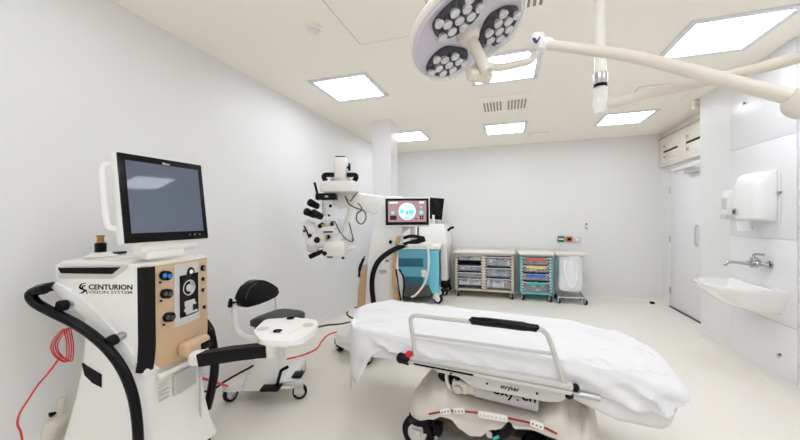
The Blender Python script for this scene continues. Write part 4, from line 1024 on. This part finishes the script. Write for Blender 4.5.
# red cable coil hung on the console's back end, foot switch
def cw(lat, dep, z): return CAM @ Vector((lat, (z - 1.38), -dep))
cbl = MB()
def dp(px, py, d): return CAM @ Vector(((px - 400) / FPX * d, (220 - py) / FPX * d, -d))
CI = Cm.inverted()
for k in range(4):
    cbl.tube([CI @ dp(a + (k - 1) * 2.2, b_ + (k - 1) * 1.6 * math.sin(k * 2), 1.62 + k * .012) for a, b_ in ((66, 329), (60, 334), (55, 341), (53, 348), (56, 355), (62, 360), (68, 361), (69, 345), (67, 334))], .0028, n=6, closed=True)
cbl.tube([CI @ dp(*q) for q in ((60, 357, 1.6), (50, 371, 1.58), (38, 385, 1.54), (28, 400, 1.5), (20, 413, 1.47), (17.5, 424, 1.46), (21, 433, 1.46), (23, 450, 1.47), (22, 480, 1.49), (24, 528, 1.5))], .0042, n=7)
o = cbl.build('red_cable', 'redcord', None, CO, 38, 19); tag(o, 'red cable coiled on the console end and trailing to floor', 'cable')
t = thing('foot_switch', 'white foot switch with black pedal hung behind the console', 'foot switch', CO, 19)
q = on(Cm, 56, 432, 1, -.05)
MB().box(q, (.08, .16, .2), .03, Matrix.Translation(q) @ Matrix.Rotation(R(25), 4, 'Y') @ Matrix.Translation(-q), 3).build('housing', 'ivory', t)
MB().tube([on(Cm, 53, 412, 1, -.08), on(Cm, 47, 418, 1, -.08), on(Cm, 42, 428, 1, -.08), on(Cm, 38, 440, 1, -.08)], [.018, .026, .022, .014], n=10).build('pedal', 'black', t)
MB().tube([on(Cm, 62, 398, 1, -.05), on(Cm, 60, 412, 1, -.05), on(Cm, 58, 424, 1, -.05)], .02, n=10).build('hanger', 'ivory', t)

# ================================================================== SURGEON'S CHAIR
KO = cw(-1.04, 2.6, 0); KO = (KO.x, KO.y, 0); K = frame(KO[0], KO[1], 18)
t = thing('surgeon_chair', 'wheeled surgeon chair with black seat and low padded backrest', 'chair', KO, 18)
kx = lambda px, py, y: on(K, px, py, 1, y)
MB().rings([[(x, y, z) for x, y in rrect(a, b_, -.12, .14, .04)] for z, a, b_ in ((.1, -.16, .13), (.14, -.15, .13), (.3, -.08, .11), (.5, -.05, .1), (.56, -.04, .09))]).build('column_shroud', 'plastic', t)
MB().cyl((.03, .01, .55), (.03, .01, .62), .05).build('gas_lift', 'steel', t)
MB().text('carl', .022, basis((-.035, -.1215, .46), (1, 0, 0), (0, 0, 1), (0, -1, 0)), .05).build('lettering', 'ink', t) if False else None
MB().prism(rpoly([(-.3, -.12), (-.22, -.14), (-.05, -.08), (.1, -.1), (.26, -.08), (.3, -.03), (.2, .06), (.2, .36), (.12, .4), (.08, .15), (-.1, .15), (-.2, .4), (-.28, .38), (-.15, .1)], .03), .1, .145, None, .012).build('base', 'plastic', t)
for sx, sy, an in ((-.26, -.09, 60), (.25, -.05, 20), (-.23, .34, 140), (.16, .34, 80)):
    caster(t, sx, sy, .055, .13, an, .034, 'steel', 'grey')
MB().bb(.02, .16, -.2, -.1, .13, .15, .012).build('pedal_plate', 'rubber', t); MB().bb(.2, .28, -.04, .06, .15, .17, .012).build('pedal_plate', 'rubber', t)
MB().tube([(.13, -.15, .15), (.15, -.15, .22), (.17, -.16, .27), (.22, -.17, .3)], .012, n=8).build('pedal_lever', 'black', t)
MB().bb(.1, .3, -.1, -.07, .12, .15, .01).build('pedal_bar', 'steel', t)
# seat frame turned so that it faces right-near
bp0, bp1 = Vector((-.125, -.22, 0)), Vector((.03, .16, 0))
ub = (bp1 - bp0).normalized(); nb = Vector((ub.y, -ub.x, 0)); BW = (bp1 - bp0).length
BM = basis(bp0, ub, (0, 0, 1), nb)
seat = MB(); sx0, sx1 = .04, BW - .01
seat.rings([[(a, z, b_) for a, b_ in rpoly([(sx0 - e, .04 + g), (sx1 + e, .04 + g), (sx1 + e, .31), (BW * .5, .37 - g), (sx0 - e, .31)], .08, 5)] for z, e, g in ((.6, -.02, .02), (.615, .0, 0), (.645, .0, .0), (.66, -.02, .02), (.664, -.06, .06))], M=BM)
seat.build('seat', 'gleather', t)
MB().prism(rrect(.04, BW - .04, .1, .32, .04), .585, .602, basis(bp0, ub, nb, (0, 0, 1))).build('seat_pan', 'black', t)
def bk(px, py): q = on(K @ BM, px, py, 2, .03); return (q.x, q.y)
bpts = [bk(*q) for q in ((237.5, 303), (238.5, 297), (242, 289), (246, 284), (251, 281), (256, 279.6), (262, 280), (269, 283), (275, 287), (277.5, 291), (277, 294), (273, 297), (266, 300.5), (257, 304), (248, 306.5), (242, 307.5))]
MB().prism(rpoly(bpts, .02, 2), -.005, .055, BM, .02, 3).build('backrest', 'leather', t, smooth=60)
sem = [bk(*q) for q in ((243, 299), (245, 292), (249, 286), (254, 282.5))]
MB().tube([(a, b_, .055) for a, b_ in sem], .004, n=6, M=BM).build('backrest_seam', 'dgrey', t)
pz0 = bk(239, 302)[1]; pz1 = bk(277, 293)[1]
MB().tube([(-.0, pz0, -.02), (-.005, pz0 - .06, -.015), (-.005, .62, .0), (.0, .575, .03), (.0, .55, .1), (.01, .545, .22), (.06, .545, .3)], .021, n=14, M=BM).build('back_frame', 'plastic', t)
MB().tube([(BW, pz1, -.02), (BW, pz1 - .06, -.02), (BW, .58, -.01), (BW - .02, .54, .05), (BW - .03, .54, .2)], .012, n=10, M=BM).build('back_frame', 'plastic', t)
MB().tube([(0, .52, .14), (.05, .555, .2), (BW / 2, .56, .2)], .02, n=10, M=BM).build('under_frame', 'plastic', t)
MB().cyl((-.02, pz0, -.01), (.02, pz0, .0), .022, n=14, M=BM).cyl((BW - .02, pz1, 0), (BW + .02, pz1, 0), .014, n=12, M=BM).build('pivot', 'white', t)
q = kx(232, 303, -.25); q2 = kx(238.5, 301.5, -.23)
MB().cyl(q, q2, .008, n=10).ell(q + Vector((-.012, 0, 0)), (.014, .02, .024)).ell(q + Vector((-.014, -.0, -.02)), (.018, .014, .014)).ell(q + Vector((-.01, 0, .02)), (.012, .014, .014)).build('clamp_knob', 'black', t)

# ================================================================== FLOOR CABLES
def fl(px, py, z=.006): 
    return on(WORLD, px, py, 2, z)
o = MB().tube([dp(*q) for q in ((203, 392, 2.36), (214, 389, 2.4), (224, 382, 2.42), (236, 375, 2.44), (248, 368.5, 2.46), (256, 364, 2.5))], .008, n=8).build('black_cable', 'rubber'); tag(o, 'black cable slung between surgeon chair column and console', 'cable')
o = MB().tube([dp(*q) for q in ((311, 330, 1.9), (318, 327, 2.2), (328, 325, 2.6), (340, 324, 3.0), (350, 322, 3.3))], .007, n=8).build('black_cable', 'rubber'); tag(o, 'black cable running from the instrument tray towards the microscope', 'cable')
o = MB().tube([dp(198, 377, 2.15), dp(212, 381, 2.3), dp(226, 385.5, 2.44), dp(236, 387, 2.66), fl(262, 374), fl(281, 361), fl(300, 356), fl(316, 349), fl(322, 341), fl(330, 334), fl(346, 330), fl(360, 327)], .009, n=8).build('orange_cable', 'orange'); tag(o, 'orange red cable snaking over the floor under the chair', 'cable')
o = MB().tube([fl(360, 318), fl(352, 318), fl(347, 314), fl(350, 309.5), fl(358, 307.5), fl(366, 308)], .012, n=8).build('black_cable', 'rubber'); tag(o, 'short loop of black cable on floor at the microscope foot', 'cable')

# world: closed room, only a little neutral ambience
wd = bpy.data.worlds.new('world'); SC.world = wd; wd.use_nodes = True
wd.node_tree.nodes['Background'].inputs['Color'].default_value = (.9, .9, .9, 1); wd.node_tree.nodes['Background'].inputs['Strength'].default_value = .3
